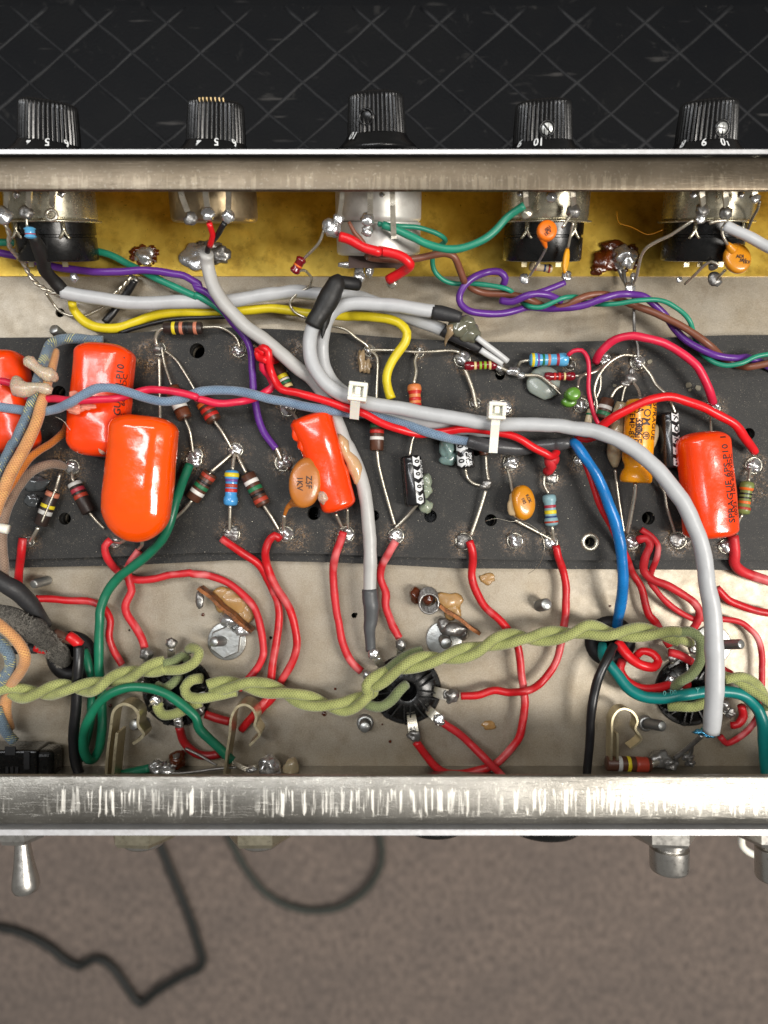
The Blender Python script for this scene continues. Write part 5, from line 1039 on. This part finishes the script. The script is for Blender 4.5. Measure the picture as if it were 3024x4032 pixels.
# black axial capacitors with white arrow stripe
BCAP = plastic('black_cap_sleeve', (24, 24, 26), .22, .06, .1, .08, coat=.4)
def black_cap(ta, a, tb, b, w, a0, marks, label, extra=None, flip=1, sc=1.0):
    t, A, B, r, d, L = axial(ta, a, tb, b, w, [(0,.6),(0,.85),(.03,.97),(.06,1),(.12,.97),(.15,.94),(.18,1),(.95,1),(.98,.95),(1,.8),(1,.5)], BCAP, label, grp='black axial capacitors')
    f = on_axis(A, B, r, .006); f2 = on_axis(A, B, r, .012)
    n = len(marks)
    for i, k in enumerate(marks):                   # white chevron blocks with a black character in each
        g = f((i + .5) / n, a0); hl = L / n * .43; hw = .17 * sc
        pts = [(-hl, -hw), (hl * .6, -hw), (hl, 0), (hl * .6, hw), (-hl, hw), (-hl * .55, 0)]
        vs = []; fs = []
        for (x0, x1) in zip([-1, -.55, 0, .6], [-.55, 0, .6, 1]):
            ys0 = [hw * (1 if x0 <= .6 else 0)] ; 
            o_ = len(vs)
            def yb(x): return hw if x <= .6 else hw * (1 - (x - .6) / .4)
            def yi(x): return 0 if x >= -.55 else hw * (-.55 - x) / .45
            for sgn in (-1, 1):
                o_ = len(vs); k0, k1 = yi(x0), yi(x1); b0, b1 = yb(x0), yb(x1); N = 4
                for j in range(N + 1):
                    vs.append(g(x0 * hl, sgn * (k0 + (b0 - k0) * j / N))); vs.append(g(x1 * hl, sgn * (k1 + (b1 - k1) * j / N)))
                for j in range(N): fs.append([o_ + 2*j, o_ + 2*j + 1, o_ + 2*j + 3, o_ + 2*j + 2])
        m = MB(); m.add(vs, fs); m.build('print_block', WHITEINK, t, smooth=False)
        ink(k, f2((i + .5) / n, a0, 1, 1, flip), .3 * sc, BAKE, t, bold=.012)
    if extra:
        for (s_, fr_, aa, sz) in extra: ink(s_, f(fr_, aa, 1, 1, flip), sz, WHITEINK, t, bold=.004)
    return t
kc1 = black_cap('C3',(448,200,1.25),'C3',(488,605,1.25),176,-.5,['0','0','0','0'],'black capacitor with a white chevron stripe left of the grey green glue',[('CAPAR 85',.35,-1.05,.2)], sc=.82)
kc2 = black_cap('C3',(880,60,1.2),'C3',(900,300,1.2),150,.55,['0','0'],'short black capacitor with white print under the blue cloth end',[('PAR CAPA',.5,-.05,.2),('10V 85',.7,-.5,.16)])
kc3 = black_cap('B4',(840,1300,1.2),'C4',(860,300,1.2),165,-.45,['K','O','K','0','K'],'black capacitor with white chevrons hidden behind the yellow capacitor')
lead('C3 505,590,1.2 430,680,1.0 320,790,.9', 26, parent=kc1)
lead('C3 895,300,1.1 910,370,1.0 960,420,1.0 1030,440,1.05 1075,430,1.1', 26, parent=kc2); lead('C3 1062,480,1.1 1010,650,1.0 940,850,.9', 32, parent=kc2)
lump('C3', [(1075,425,1.1,42,36,.12),(1045,445,1.1,34,26,.1)], SOLDERD, 'solder_joint', kc2)
lead('B4 620,890,1.0 700,990,1.1 745,1070,1.2 830,1150,1.4 870,1220,1.3 905,1320,1.2', 30, parent=kc3); lead('C4 770,420,1.1 815,500,1.1 830,600,1.1 865,720,1.0 900,830,.9', 26, parent=kc3)
# disc capacitors
def disc(tile, x, y, z, rx, ry, rz, mat, label, leads, txt=(), tilt=(0, 0, 0), neck=None):
    c = T(tile, x, y, z); t = thing('disc_capacitor', label, 'capacitor', c - Vector((0, 0, rz)))
    M = Matrix.Rotation(tilt[2], 3, 'Z') @ Matrix.Rotation(tilt[0], 3, 'X') @ Matrix.Rotation(tilt[1], 3, 'Y'); X, Y = size(rx, z), size(ry, z)
    m = MB(); N = 40; rings = [(0.02, 1), (.4, .985), (.7, .93), (.88, .78), (.97, .5), (1.0, 0)]
    rr = rings + [(a, -b) for a, b in rings[-2::-1]]; vs = []; fs = []
    for (q, h) in rr:
        for k in range(N):
            a = 2 * math.pi * k / N; p = Vector((math.cos(a) * q * X, math.sin(a) * q * Y, h * rz)); p *= 1 + .03 * noise.noise(p * 2); vs.append(c + M @ p)
    for i in range(len(rr) - 1):
        for k in range(N): fs.append([(i+1)*N+k, (i+1)*N+(k+1) % N, i*N+(k+1) % N, i*N+k])
    m.add(vs, fs)
    if neck:
        P, R = parse(*neck); P, R = smooth_path(P, R, .05); m.tube(P, R, 12)
    m.build('dipped_disc', mat, t)
    for l in leads: lead(l[0], l[1], parent=t)
    for (s_, ox, oy, sz, ang) in txt:
        ca, sa = math.cos(ang), math.sin(ang)
        def fn(tx, ty):
            px, py = ox * X + tx * ca - ty * sa, oy * Y + tx * sa + ty * ca; q = min(.98, math.hypot(px / X, py / Y))
            h = 1.0
            for (a0, h0), (a1, h1) in zip(rings[:-1], rings[1:]):
                if a0 <= q <= a1: h = h0 + (h1 - h0) * (q - a0) / (a1 - a0)
            return c + M @ Vector((px, py, h * rz + .014))
        ink(s_, fn, sz, INKD, t, bold=.005)
    return t
disc('C2',1042,418,1.95,134,208,.2,TAN,'large tan ceramic disc printed Z5F leaning on the orange capacitor',[('C2 870,680,1.3 865,740,1.1 862,800,.95',30),('C2 860,280,1.0 900,300,1.4',24)],
     [('Z5F',.18,.04,.27,-math.pi/2+.12),('1KV',-.36,-.06,.27,-math.pi/2+.12)], (0, .15, -.12), ('C2 985,560,1.8,130 930,590,1.6,56 895,620,1.5,38 872,680,1.3,26', 40))
disc('C3',1362,580,1.5,100,145,.3,OCHRE,'glossy ochre disc with a beige patch in the middle right of the board',[('C3 1240,300,.95 1265,400,1.1 1285,510,1.3',28),('C3 1300,720,1.2 1430,790,1.0 1600,880,.9',26)],[('KCK',.25,.2,.15,-1.2),('102',-.2,.1,.15,-1.2)],(0, .25, .1), None)
lump('C3', [(1290,600,1.5,52,100,.22)], plastic('beige_patch', (196, 170, 130), .5), 'beige_patch', None, 'beige chalky patch on the side of the ochre disc', 'glue', GB)
disc('A3',1560,1160,3.75,82,86,.16,plastic('orange_disc', (244, 120, 20), .35, .06, .05, .1),'small bright orange disc above the fourth potentiometer',[('A3 1560,1290,3.4 1520,1370,2.8 1420,1530,1.8',22),('A4 -20,1135,3.8 15,1080,3.8 50,1030,3.8',24)],
     [('.001',0,.0,.15,.9),('1KV',.1,-.35,.15,.9)],(0, 0, -.2), ('A3 1530,1220,3.7,60 1550,1280,3.5,34 1556,1300,3.45,20', 30))
disc('A4',1405,1385,3.0,108,126,.16,OCHRE,'round ochre disc with faint print by the rightmost potentiometer',[('A4 1290,1120,3.6 1285,1180,3.5 1310,1240,3.4 1330,1270,3.3',24),('A4 1260,1440,2.9 1200,1410,2.8 1140,1440,2.6 1060,1520,2.2 980,1595,1.8',24),('A4 1310,1480,2.8 1270,1520,2.4 1240,1560,2.1',22)],
     [('ADI',.05,.0,.15,-.4),('.001',.15,-.3,.15,-.4),('1KV',.35,-.5,.14,-.4)],(0, 0, .4), ('A4 1370,1320,3.1,90 1340,1280,3.2,50 1325,1260,3.3,26', 40))
disc('A4',8,1400,3.1,26,110,.1,plastic('amber_disc', (232, 158, 20), .3, .06, .08, .1),'edge on amber disc hanging beside the fourth potentiometer',[('A4 70,1090,3.7 50,1180,3.5 25,1300,3.2',22),('A4 8,1490,2.7 20,1530,2.0',20)],(), (0, 0, -.12), None)
disc('B4',58,1150,1.6,64,60,.3,plastic('green_dip', (92, 142, 48), .25, .06, .08, .1, coat=.4),'small glossy green dipped bead near the thin pink wire',[('B4 170,970,1.2 120,1020,1.3 105,1090,1.5',20),('B3 1560,1035,1.2 1620,1090,1.3 1680,1150,1.4',16)],(),(0, 0, .3), None)
disc('B4',30,1210,1.35,62,44,.2,bpy.data.materials['green_dip'],'lower half of the green bead pair on the solder joint',[],(),(0, 0, 0), None)

# ------------------------------------------------------------------ loose leads and joints
RL = thing('ground_lead', 'bare tinned ground lead strung between joints on the upper board', 'bare wire', T('B3', 400, 790, 1.0))
for s, w in [('B3 110,785,1.0 180,785,1.0 350,788,1.05 480,800,1.05 620,797,1.05 760,788,1.0 850,800,1.0', 24), ('B2 1215,580,1.3 1300,595,1.3 1380,622,1.3 1450,680,1.2 1530,735,1.1 1565,775,1.0', 24),
             ('B3 890,940,1.05 930,1040,1.0 960,1130,.95 985,1260,.9', 38), ('B3 1150,910,1.2 1230,950,1.2 1320,985,1.2 1400,990,1.2 1490,992,1.2 1540,1020,1.2 1590,1060,1.2 1660,1110,1.1', 30),
             ('B4 560,830,1.2 480,825,1.2 400,860,1.2 330,920,1.2 270,1010,1.2 240,1120,1.15 262,1230,1.1 245,1370,1.0', 24)]:
    lead(s, w, parent=RL)
lump('B3', [(1290,960,1.2,60,36,.12),(1350,990,1.2,40,28,.1),(1175,925,1.15,34,36,.12)], SOLDER, 'solder_joint', RL)
lump('B4', [(540,1020,1.2,56,44,.14),(500,1060,1.2,44,28,.1),(545,960,1.2,24,40,.1)], SOLDERD, 'solder_joint', RL)
lead('B4 510,1055,1.2 485,1110,1.2 465,1215,1.2', 22, parent=RL)
CROSS = thing('ground_lead', 'thin grey ground lead dropping from the rightmost potentiometer to the board', 'bare wire', T('B4', 570, 400, .5))
lead('A4 1050,1070,3.7 960,1130,3.5 860,1195,3.2 760,1240,2.9 670,1295,2.6 625,1360,2.3 605,1440,2.0 585,1530,1.6 B4 570,220,1.4 545,280,1.1', 28, parent=CROSS)
lead('B4 555,300,.9 562,420,.8 566,560,.8 570,650,.9 590,730,1.0 600,850,1.0', 28, mat=SOLDERD, parent=CROSS)
lead('A4 1180,1100,3.75 1240,1080,3.8 1330,1075,3.8', 26, parent=CROSS)
lump('B4', [(530,285,1.1,40,60,.15),(560,200,1.3,26,50,.1)], SOLDER, 'solder_joint', CROSS)
t_ = thing('bare_lead', 'dark bare lead from the picture edge solder lump to the brass plate', 'bare wire', T('A4', 1500, 1100, 3.0)); lead('A4 1590,920,4.0 1575,980,3.6 1530,1060,3.2 1490,1160,2.8 1430,1330,2.0', 24, mat=SOLDERD, parent=t_)
# twisted bare shield braid at the left
sb = thing('shield_braid', 'twisted bare shield wires hanging left of the wrinkled black sleeve', 'bare wire', T('A1', 150, 1350, 1.5))
pts, rad = parse('A1 40,1090,3.6 75,1180,3.3 78,1280,2.9 130,1350,2.4 190,1420,1.9 240,1510,1.5 300,1590,1.2 B1 400,305,1.0 500,345,1.0', 24); (qa, qb), R_ = twist_paths(pts, rad, .8, .55, 0, .03)
for q in (qa, qb): m = MB(); m.tube(q, R_, 8); m.build('strand', LEAD, sb)
lead('B1 375,320,.9 430,400,.5 470,450,.4 530,490,.45 600,508,.4 700,505,.35 760,480,.4 850,425,.4 930,330,.4 1060,210,.5', 24, parent=sb)
wire('B1 1095,215,.5 1040,310,.4 980,400,.3 920,480,.3 850,560,.3', 62, BLACK, RUN, 'short black wire leaving the brass solder point under the grey cable', 'wire')
tg = thing('bare_lead', 'bare twisted lead beside the short black wire', 'bare wire', T('B1', 1000, 300, .4))
pts, rad = parse('B1 1075,195,.6 1010,260,.5 950,320,.4', 24); (qa, qb), R_ = twist_paths(pts, rad, .8, .5, 0, .03)
for q in (qa, qb): m = MB(); m.tube(q, R_, 8); m.build('strand', LEAD, tg)
tl = thing('bare_lead', 'pale end of the purple wire entering its board joint', 'bare wire', T('C2', 830, 180, .8)); lead('C2 800,125,1.05 825,180,1.0 845,235,.95', 40, parent=tl)
# solder joints on the brass plate with burnt flux
def ground(tile, x, y, r, z, label, amb):
    t = thing('ground_joint', label, 'solder joint', T(tile, x, y, .06)); p = T(tile, x, y, .06); R = size(r, .06)
    if amb:
        m = MB()
        for k in range(amb):
            a = k * 2.4; q = p + Vector((math.cos(a), math.sin(a) * .8, 0)) * R * random.uniform(.85, 1.35); m.blob(q, R * .42, R * .34, .09, k, .35, 1.6, 3)
        m.build('burnt_flux', FLUXM, t)
    m = MB(); m.blob(p + Vector((0, 0, .06)), R, R * .95, z, int(x), .3, 1.2, 4); m.blob(p + Vector((.1, -.18, z * .6)), R * .55, R * .6, z * .5, int(x) + 3, .35, 1.5, 3); m.build('solder_joint', SOLDER, t); return t
ground('A1', 1180, 1365, 76, .22, 'ground solder point ringed by brown flux left of the tan potentiometer', 11)
g2 = ground('A2', 160, 1370, 120, .12, 'wide grey solder smear beneath the tan potentiometer', 0)
lump('A2', [(330,1350,.12,100,66,.1),(240,1290,.1,110,50,.1)], SOLDERD, 'solder_smear', g2, amp=.5, freq=2)
g3 = ground('A4', 470, 1385, 105, .45, 'tallest ground solder lump with dark amber flux on the right brass', 9)
lump('A4', [(330,1400,.12,90,80,.16),(270,1480,.1,60,40,.12),(400,1290,.12,110,50,.16)], FLUXM, 'burnt_flux', g3, amp=.4)
for s in ('A4 480,1480,.4 490,1560,.5 510,1620,.6 B4 520,290,.9', 'A4 440,1470,.4 470,1540,.3 500,1590,.4'): lead(s, 34, mat=SOLDERD, parent=g3)
lump('B2', [(1480,170,1.8,42,80,.2),(1400,90,2.0,90,26,.12)], SOLDER, 'solder_joint', None, 'bright solder drop on the joint above the ribbed sleeve', 'solder joint')
lump('B1', [(1090,215,.3,40,46,.2)], SOLDERD, 'solder_joint', None, 'small solder point at the lower edge of the brass by the teal wire', 'solder joint')
# ------------------------------------------------------------------ zip ties
def zip_tie(tile, cx, cy, z, w, tail, ang, label):
    t = thing('zip_tie', label, 'cable tie', T(tile, cx, cy, z), 'white nylon zip ties'); c = T(tile, cx, cy, z); h = size(w, z) / 2
    M = Matrix.Rotation(ang, 3, 'Z'); X, Y, Z = M @ Vector((1, 0, 0)), M @ Vector((0, 1, 0)), Vector((0, 0, 1))
    m = MB(); sgm = [(0, .78, 1.0, .22), (0, -.78, 1.0, .22), (.78, 0, .22, .6), (-.78, 0, .22, .6)]
    for (ox, oy, sx, sy) in sgm: m.box(c + X * ox * h + Y * oy * h, X * sx * h, Y * sy * h, Z * .26)
    m.box(c - Z * .1, X * h * .6, Y * h * .6, Z * .1); m.box(c + Y * h * .1 + Z * .1, X * h * .3, Y * h * .42, Z * .08)
    o = m.build('head', NYLON, t, smooth=False); b = o.modifiers.new('bevel', 'BEVEL'); b.width = .035; b.segments = 2; b.limit_method = 'ANGLE'
    P = [T(tile, *q) for q in tail]; m = MB(); vs = []; fs = []; hw = h * .5
    for i, p in enumerate(P):
        d = (P[min(i+1, len(P)-1)] - P[max(i-1, 0)]).normalized(); s = d.cross(Vector((0, 0, 1))).normalized() * hw; u = Vector((0, 0, .035))
        vs += [p - s - u, p + s - u, p + s + u, p - s + u]
    for i in range(len(P) - 1):
        for k in range(4): fs.append([i*4+k, i*4+(k+1) % 4, (i+1)*4+(k+1) % 4, (i+1)*4+k])
    fs += [[3, 2, 1, 0], [len(P)*4-4+k for k in range(4)]]
    m.add(vs, fs); m.build('strap_tail', NYLON, t, smooth=False); return t
zip_tie('B2', 1470, 1130, 2.85, 155, [(1465,1050,2.5),(1455,1150,2.95),(1450,1210,2.9),(1445,1280,2.6),(1440,1350,2.3)], -.12, 'left white zip tie round the grey cable, short tail')
zip_tie('B3', 1150, 1285, 3.05, 142, [(1150,1200,2.5),(1148,1320,3.1),(1140,1400,3.0),(1132,1500,2.75),(1122,1625,2.6)], -.06, 'right white zip tie round the grey cable, longer tail')
# ------------------------------------------------------------------ glue
wire('B1 215,850,2.9,60 240,880,2.9,110 300,930,2.95,84 350,965,2.95,96 400,985,2.9,124 440,1010,2.8,90 460,1030,2.8,40', 90, GLUE, 'glue_blob', 'upper dumbbell shaped milky glue blob at the cloth wires', 'glue', GB, n=20, jitter=.2)
wire('B1 120,1000,2.9,50 135,1030,2.9,100 160,1100,2.95,150 230,1105,3.0,112 300,1090,3.0,76 380,1105,2.95,104 425,1120,2.9,60', 90, GLUE, 'glue_blob', 'lower dumbbell shaped milky glue blob over the pink red wire', 'glue', GB, n=20, jitter=.2)
lump('B1', [(620,1160,2.95,60,44,.16),(600,1260,2.85,76,46,.14),(720,1250,2.9,60,24,.08)], plastic('pink_clear_glue', (236, 150, 128), .2, .05, .05, .5, coat=.5, sss=.3), 'glue_blob', None, 'thin clear glue where wires cross the orange capacitor', 'glue', GB, .35)
lump('C1', [(850,20,2.35,66,160,.25)], GLUE, 'glue_blob', None, 'milky glue wedge between the two big orange capacitors', 'glue', GB, .2)
wire('C2 1310,30,1.5,50 1350,90,1.55,110 1375,170,1.5,84 1420,230,1.45,100 1450,310,1.4,124 1465,390,1.4,90 1450,430,1.4,30', 90, plastic('tan_glue', (206, 168, 126), .2, .06, .08, .3, coat=.4, sss=.3), 'glue_blob', 'tan glue run between the tilted orange capacitor and the pale cable', 'glue', GB, n=20, jitter=.25)
lump('C2', [(1190,530,1.9,44,60,.2)], GLUE, 'glue_blob', None, 'milky glue spot at the foot of the tan disc', 'glue', GB, .2)
lump('C3', [(580,400,1.1,44,60,.22),(575,480,1.1,50,60,.2),(575,610,1.0,56,56,.2)], plastic('green_grey_glue', (150, 160, 140), .2, .06, .08, .3, coat=.4, sss=.3), 'glue_blob', None, 'grey green glue beside the chevron striped capacitor', 'glue', GB, .2)
lump('C3', [(750,120,1.1,60,110,.25),(760,220,1.0,70,56,.2)], plastic('blue_grey_glue', (112, 136, 132), .2, .06, .08, .3, coat=.4, sss=.2), 'glue_blob', None, 'blue grey glue left of the short black capacitor', 'glue', GB, .2)
lump('B3', [(1540,1050,.95,140,134,.14)], GLUEG, 'glue_blob', None, 'flat grey glue disc beneath the dark red resistor', 'glue', GB, .08)
lump('B3', [(850,600,1.7,90,80,.3),(930,650,1.6,90,80,.25),(900,560,1.7,80,60,.2)], plastic('smoky_glue', (104, 104, 88), .12, .06, .1, .4, coat=.8, sss=.1), 'glue_blob', None, 'smoky clear glue lump holding the twin cable ends', 'glue', GB, .2)
lump('C4', [(860,170,1.2,50,100,.25)], GLUEG, 'glue_blob', None, 'grey glue beside the right orange capacitor', 'glue', GB, .2)
lump('C1', [(290,430,.85,110,60,.1),(260,560,.85,60,50,.08),(230,360,.85,50,60,.08)], plastic('smoky_film', (70, 74, 76), .1, .1, .1, .5, coat=.8), 'glue_blob', None, 'shiny smoky glue film on the board near the taupe cloth', 'glue', GB, .4)
lump('B2', [(1500,860,.95,30,90,.08),(1540,910,.9,34,60,.06)], plastic('film_tan', (150, 128, 98), .2, .1, .1, .5, coat=.6), 'glue_blob', None, 'pointed tan glue flake by the upper board joint', 'glue', GB, .4)
wire('B3 775,590,1.8,70 780,640,1.8,66 745,690,1.6,34 730,760,1.4,6', 40, plastic('film_tan', (150, 128, 98)), 'glue_tail', 'pointed translucent glue tail under the twin cable ends', 'glue', GB)
# hairs
wire('C3 1060,730,1.1,4 1150,708,1.2,4 1250,730,1.2,4 1380,740,1.3,4 1480,800,1.3,4 1540,900,1.3,4 1530,1010,1.2,4 1490,1100,.8,4 1410,1160,.5,4', 4, LEAD, 'hair', 'long thin stray hair curving over the lower board edge', 'fibre')
wire('B1 450,1330,2.9,4 500,1350,2.9,4 540,1390,2.9,4 575,1440,2.9,4', 4, LEAD, 'hair', 'short stray fibre left of the upright orange capacitor', 'fibre')
wire('A4 425,1000,2.0,4 440,1090,2.0,4 550,1130,2.0,4 680,1190,2.0,4 800,1150,2.2,4', 4, OCHRE, 'hair', 'golden stray fibre above the right brass plate', 'fibre')
# ------------------------------------------------------------------ bottom corner parts
cb = thing('power_connector', 'black moulded connector block in the lower left corner of the chassis', 'connector', T('D1', 240, 1450, .2))
m = MB(); m.box(T('D1', 60, 1460, .75), Vector((1.3, 0, 0)), Vector((0, .62, 0)), Vector((0, 0, .55))); o = m.build('block', BAKE, cb, smooth=False); b = o.modifiers.new('bevel', 'BEVEL'); b.width = .08; b.segments = 3
m = MB(); m.box(T('D1', 330, 1470, .7), Vector((.62, 0, 0)), Vector((0, .62, 0)), Vector((0, 0, .48))); o = m.build('shoulder', BAKE, cb, smooth=False); b = o.modifiers.new('bevel', 'BEVEL'); b.width = .2; b.segments = 4
for (x, y, a, b_) in [(85, 1360, .18, .14), (220, 1440, .1, .3), (60, 1520, .05, .12), (100, 1520, .05, .12), (140, 1520, .05, .12)]:
    m = MB(); m.box(T('D1', x, y, 1.31), Vector((a, 0, 0)), Vector((0, b_, 0)), Vector((0, 0, .03))); m.build('rib', RUBBER, cb, smooth=False)
jl = thing('ground_joint', 'lumpy solder joints and bare rod beside the rear lip at the left', 'solder joint', T('D1', 1300, 1500, .6))
lump('D1', [(1300,1500,.8,70,60,.3),(1370,1510,.8,60,44,.25),(1260,1470,.8,36,30,.2)], SOLDER, 'solder_joint', jl, amp=.35)
lump('D1', [(1450,1430,.6,70,80,.35)], FLUXM, 'flux_bead', jl, amp=.2); lump('D1', [(1450,1400,.7,36,30,.3),(1430,1470,.7,40,30,.25)], SOLDERD, 'solder_joint', jl, amp=.3)
lead('D1 1360,1545,.95 1480,1542,.95 D2 150,1530,.95 300,1510,.95 480,1495,.95', 22, mat=SOLDERD, parent=jl); lead('D2 60,1340,.6 180,1400,.6 320,1480,.6', 22, mat=SOLDERD, parent=jl)
for y0 in (0, 14, 26): lead('D2 440,%d,1.0 500,%d,.9 570,%d,.9 640,%d,.9' % (1440 + y0 * .5, 1470 + y0, 1500 + y0, 1480 + y0), 18, parent=jl)
lump('D2', [(740,1480,.8,80,80,.35),(790,1520,.7,56,40,.25),(600,1510,.9,44,26,.12)], SOLDER, 'solder_joint', jl, amp=.3)
lump('D2', [(925,1500,.6,64,80,.25)], CLEAR, 'glue_blob', None, 'clear brownish glass like bead against the rear lip', 'glue', GB)
fe = thing('shield_end', 'scorched shield end with blue foil under the thickest grey cable', 'cable end', T('D4', 1100, 1300, .8))
lump('D4', [(1130,1205,2.2,70,26,.14),(1190,1225,2.2,56,24,.12)], metal('blue_foil', (90, 170, 210), .2, bump=.9), 'foil', fe, amp=.5, freq=2.2)
lead('D4 1120,1235,2.0 1060,1290,1.6 990,1350,1.2 900,1420,.9', 40, mat=SOLDERD, parent=fe); lead('D4 1040,1300,1.5 1030,1370,1.1 1010,1430,.9 1040,1480,.8', 34, mat=SOLDERD, parent=fe)
lump('D4', [(780,1430,.8,80,60,.3),(850,1460,.8,60,56,.28),(1000,1410,.9,44,30,.18),(1020,1460,.8,36,28,.16)], SOLDERD, 'solder_joint', fe, amp=.4)

# ------------------------------------------------------------------ hardware outside the rear plate
YR = yr - .17
def rear(u, z, label, kind, wpx, name):
    s = F / (CAMZ - z); x = (u - 1512) / s; c = Vector((x, YR, z)); AX = Vector((0, -1, 0))
    return c, AX, wpx / s / 2
c, AX, r = rear(87, 3.6, '', '', 180, ''); t = thing('toggle_switch', 'chrome toggle switch lever poking out under the rear lip at the left', 'switch', c)
m = MB(); hexa(m, c, AX, r * 1.02, .66, Vector((.5, 0, .866))); m.build('hex_nut', CHROME, t, smooth=False); m = MB(); m.lathe(c, AX, [(0, r * 1.2), (.16, r * 1.2), (.18, r * 1.15)], 30); m.build('washer', CHROME, t)
A = c + Vector((.02, -.3, .1)); e = W(105, 3520, 3.7); d = (e - A); L = d.length
m = MB(); m.lathe(A, d, [(0, .2), (L * .2, .22), (L * .55, .31), (L * .78, .4), (L * .88, .42), (L * .95, .36), (L * .99, .2), (L, .02)], 30); m.build('lever', CHROME, t)
for (u, lb) in ((567, 'left brassy hex nut on a jack under the rear lip'), (1024, 'right brassy hex nut on a jack under the rear lip')):
    c, AX, r = rear(u, 3.6, '', '', 262, ''); t = thing('jack', lb, 'jack', c, 'jacks on the rear plate')
    BN = metal('brassy_nickel', (196, 188, 164), .28, bump=.1, met=.95); m = MB(); hexa(m, c, AX, r, .64, Vector((.5, 0, .866)) if u > 800 else Vector((.42, 0, .9))); m.build('hex_nut', BN, t, smooth=False)
    m = MB(); m.lathe(c, AX, [(.5, r * .66), (.78, r * .64), (.86, r * .56), (.86, r * .4)], 36); m.build('bushing', CHROME, t)
for (u, lb, ln) in ((2606, 'chrome fuse holder barrel with its hex nut under the rear lip', 1.62), (3020, 'second chrome barrel cut off by the right picture edge', 1.9)):
    c, AX, r = rear(u, 3.6, '', '', 272, ''); t = thing('fuse_holder', lb, 'fuse holder', c)  # both chrome barrels are fuse holders
    m = MB(); hexa(m, c, AX, r, .62, Vector((.42, 0, .9))); m.build('hex_nut', CHROME, t, smooth=False)
    c2 = c + Vector((.16, 0, .2)); rb = .6; m = MB(); m.lathe(c2, AX, [(.4, rb * .95), (.74, rb * .95), (.76, rb * .82), (.88, rb * .82), (.9, rb), (ln - .12, rb), (ln - .04, rb * .95), (ln, rb * .84), (ln, .1)], 44); m.build('barrel', CHROME, t, angle=40)
for (u, w_, lb) in ((1712, 210, 'left black round outlet bulging below the rear plate'), (2142, 250, 'right black round outlet bulging below the rear plate')):
    c, AX, r = rear(u, 2.9, '', '', w_ * 1.25, ''); m = MB(); m.lathe(c, AX, [(0, r), (.5, r * .98), (.62, r * .9), (.66, r * .5)], 44); tag(m.build('outlet', BAKE), lb, 'outlet', 'black outlets on the rear plate')
wire('D4 1440,2060,-1 1452,2140,-1 1520,2200,-1 1620,2230,-1 1760,2230,-1', 56, NYLON, 'white_cord', 'pale glossy cord curling behind the right chrome barrel', 'cord')
def carpet_cord(pts, w, label, mat):
    q = [W(x * .9644, 2900 + y * .9644, -54.0) for x, y in pts]; P, R = smooth_path(q, [w * .9644 * 81.0 / F / 2] * len(q), .6); m = MB(); m.tube(P, R, 10); return tag(m.build('black_cable', mat), label, 'cord', 'cords lying on the carpet')
CORDM = plastic('cord_black', (34, 36, 34), .5); CORDG = plastic('cord_grey', (62, 66, 60), .55)
carpet_cord([(-120, 775), (0, 782), (100, 808), (200, 860), (270, 915), (325, 940), (370, 912), (415, 912), (460, 945), (510, 1010), (545, 1065), (575, 1090), (640, 1040), (740, 980), (810, 948), (828, 910), (810, 850), (775, 740), (735, 640), (700, 560), (665, 470), (620, 380)], 34, 'kinked black cord blurred on the carpet at the lower left', CORDM)
carpet_cord([(930, 400), (965, 470), (1010, 550), (1080, 635), (1170, 690), (1270, 712), (1380, 700), (1480, 640), (1545, 550), (1560, 460), (1540, 380)], 28, 'round loop of thin grey cord blurred on the carpet', CORDG)
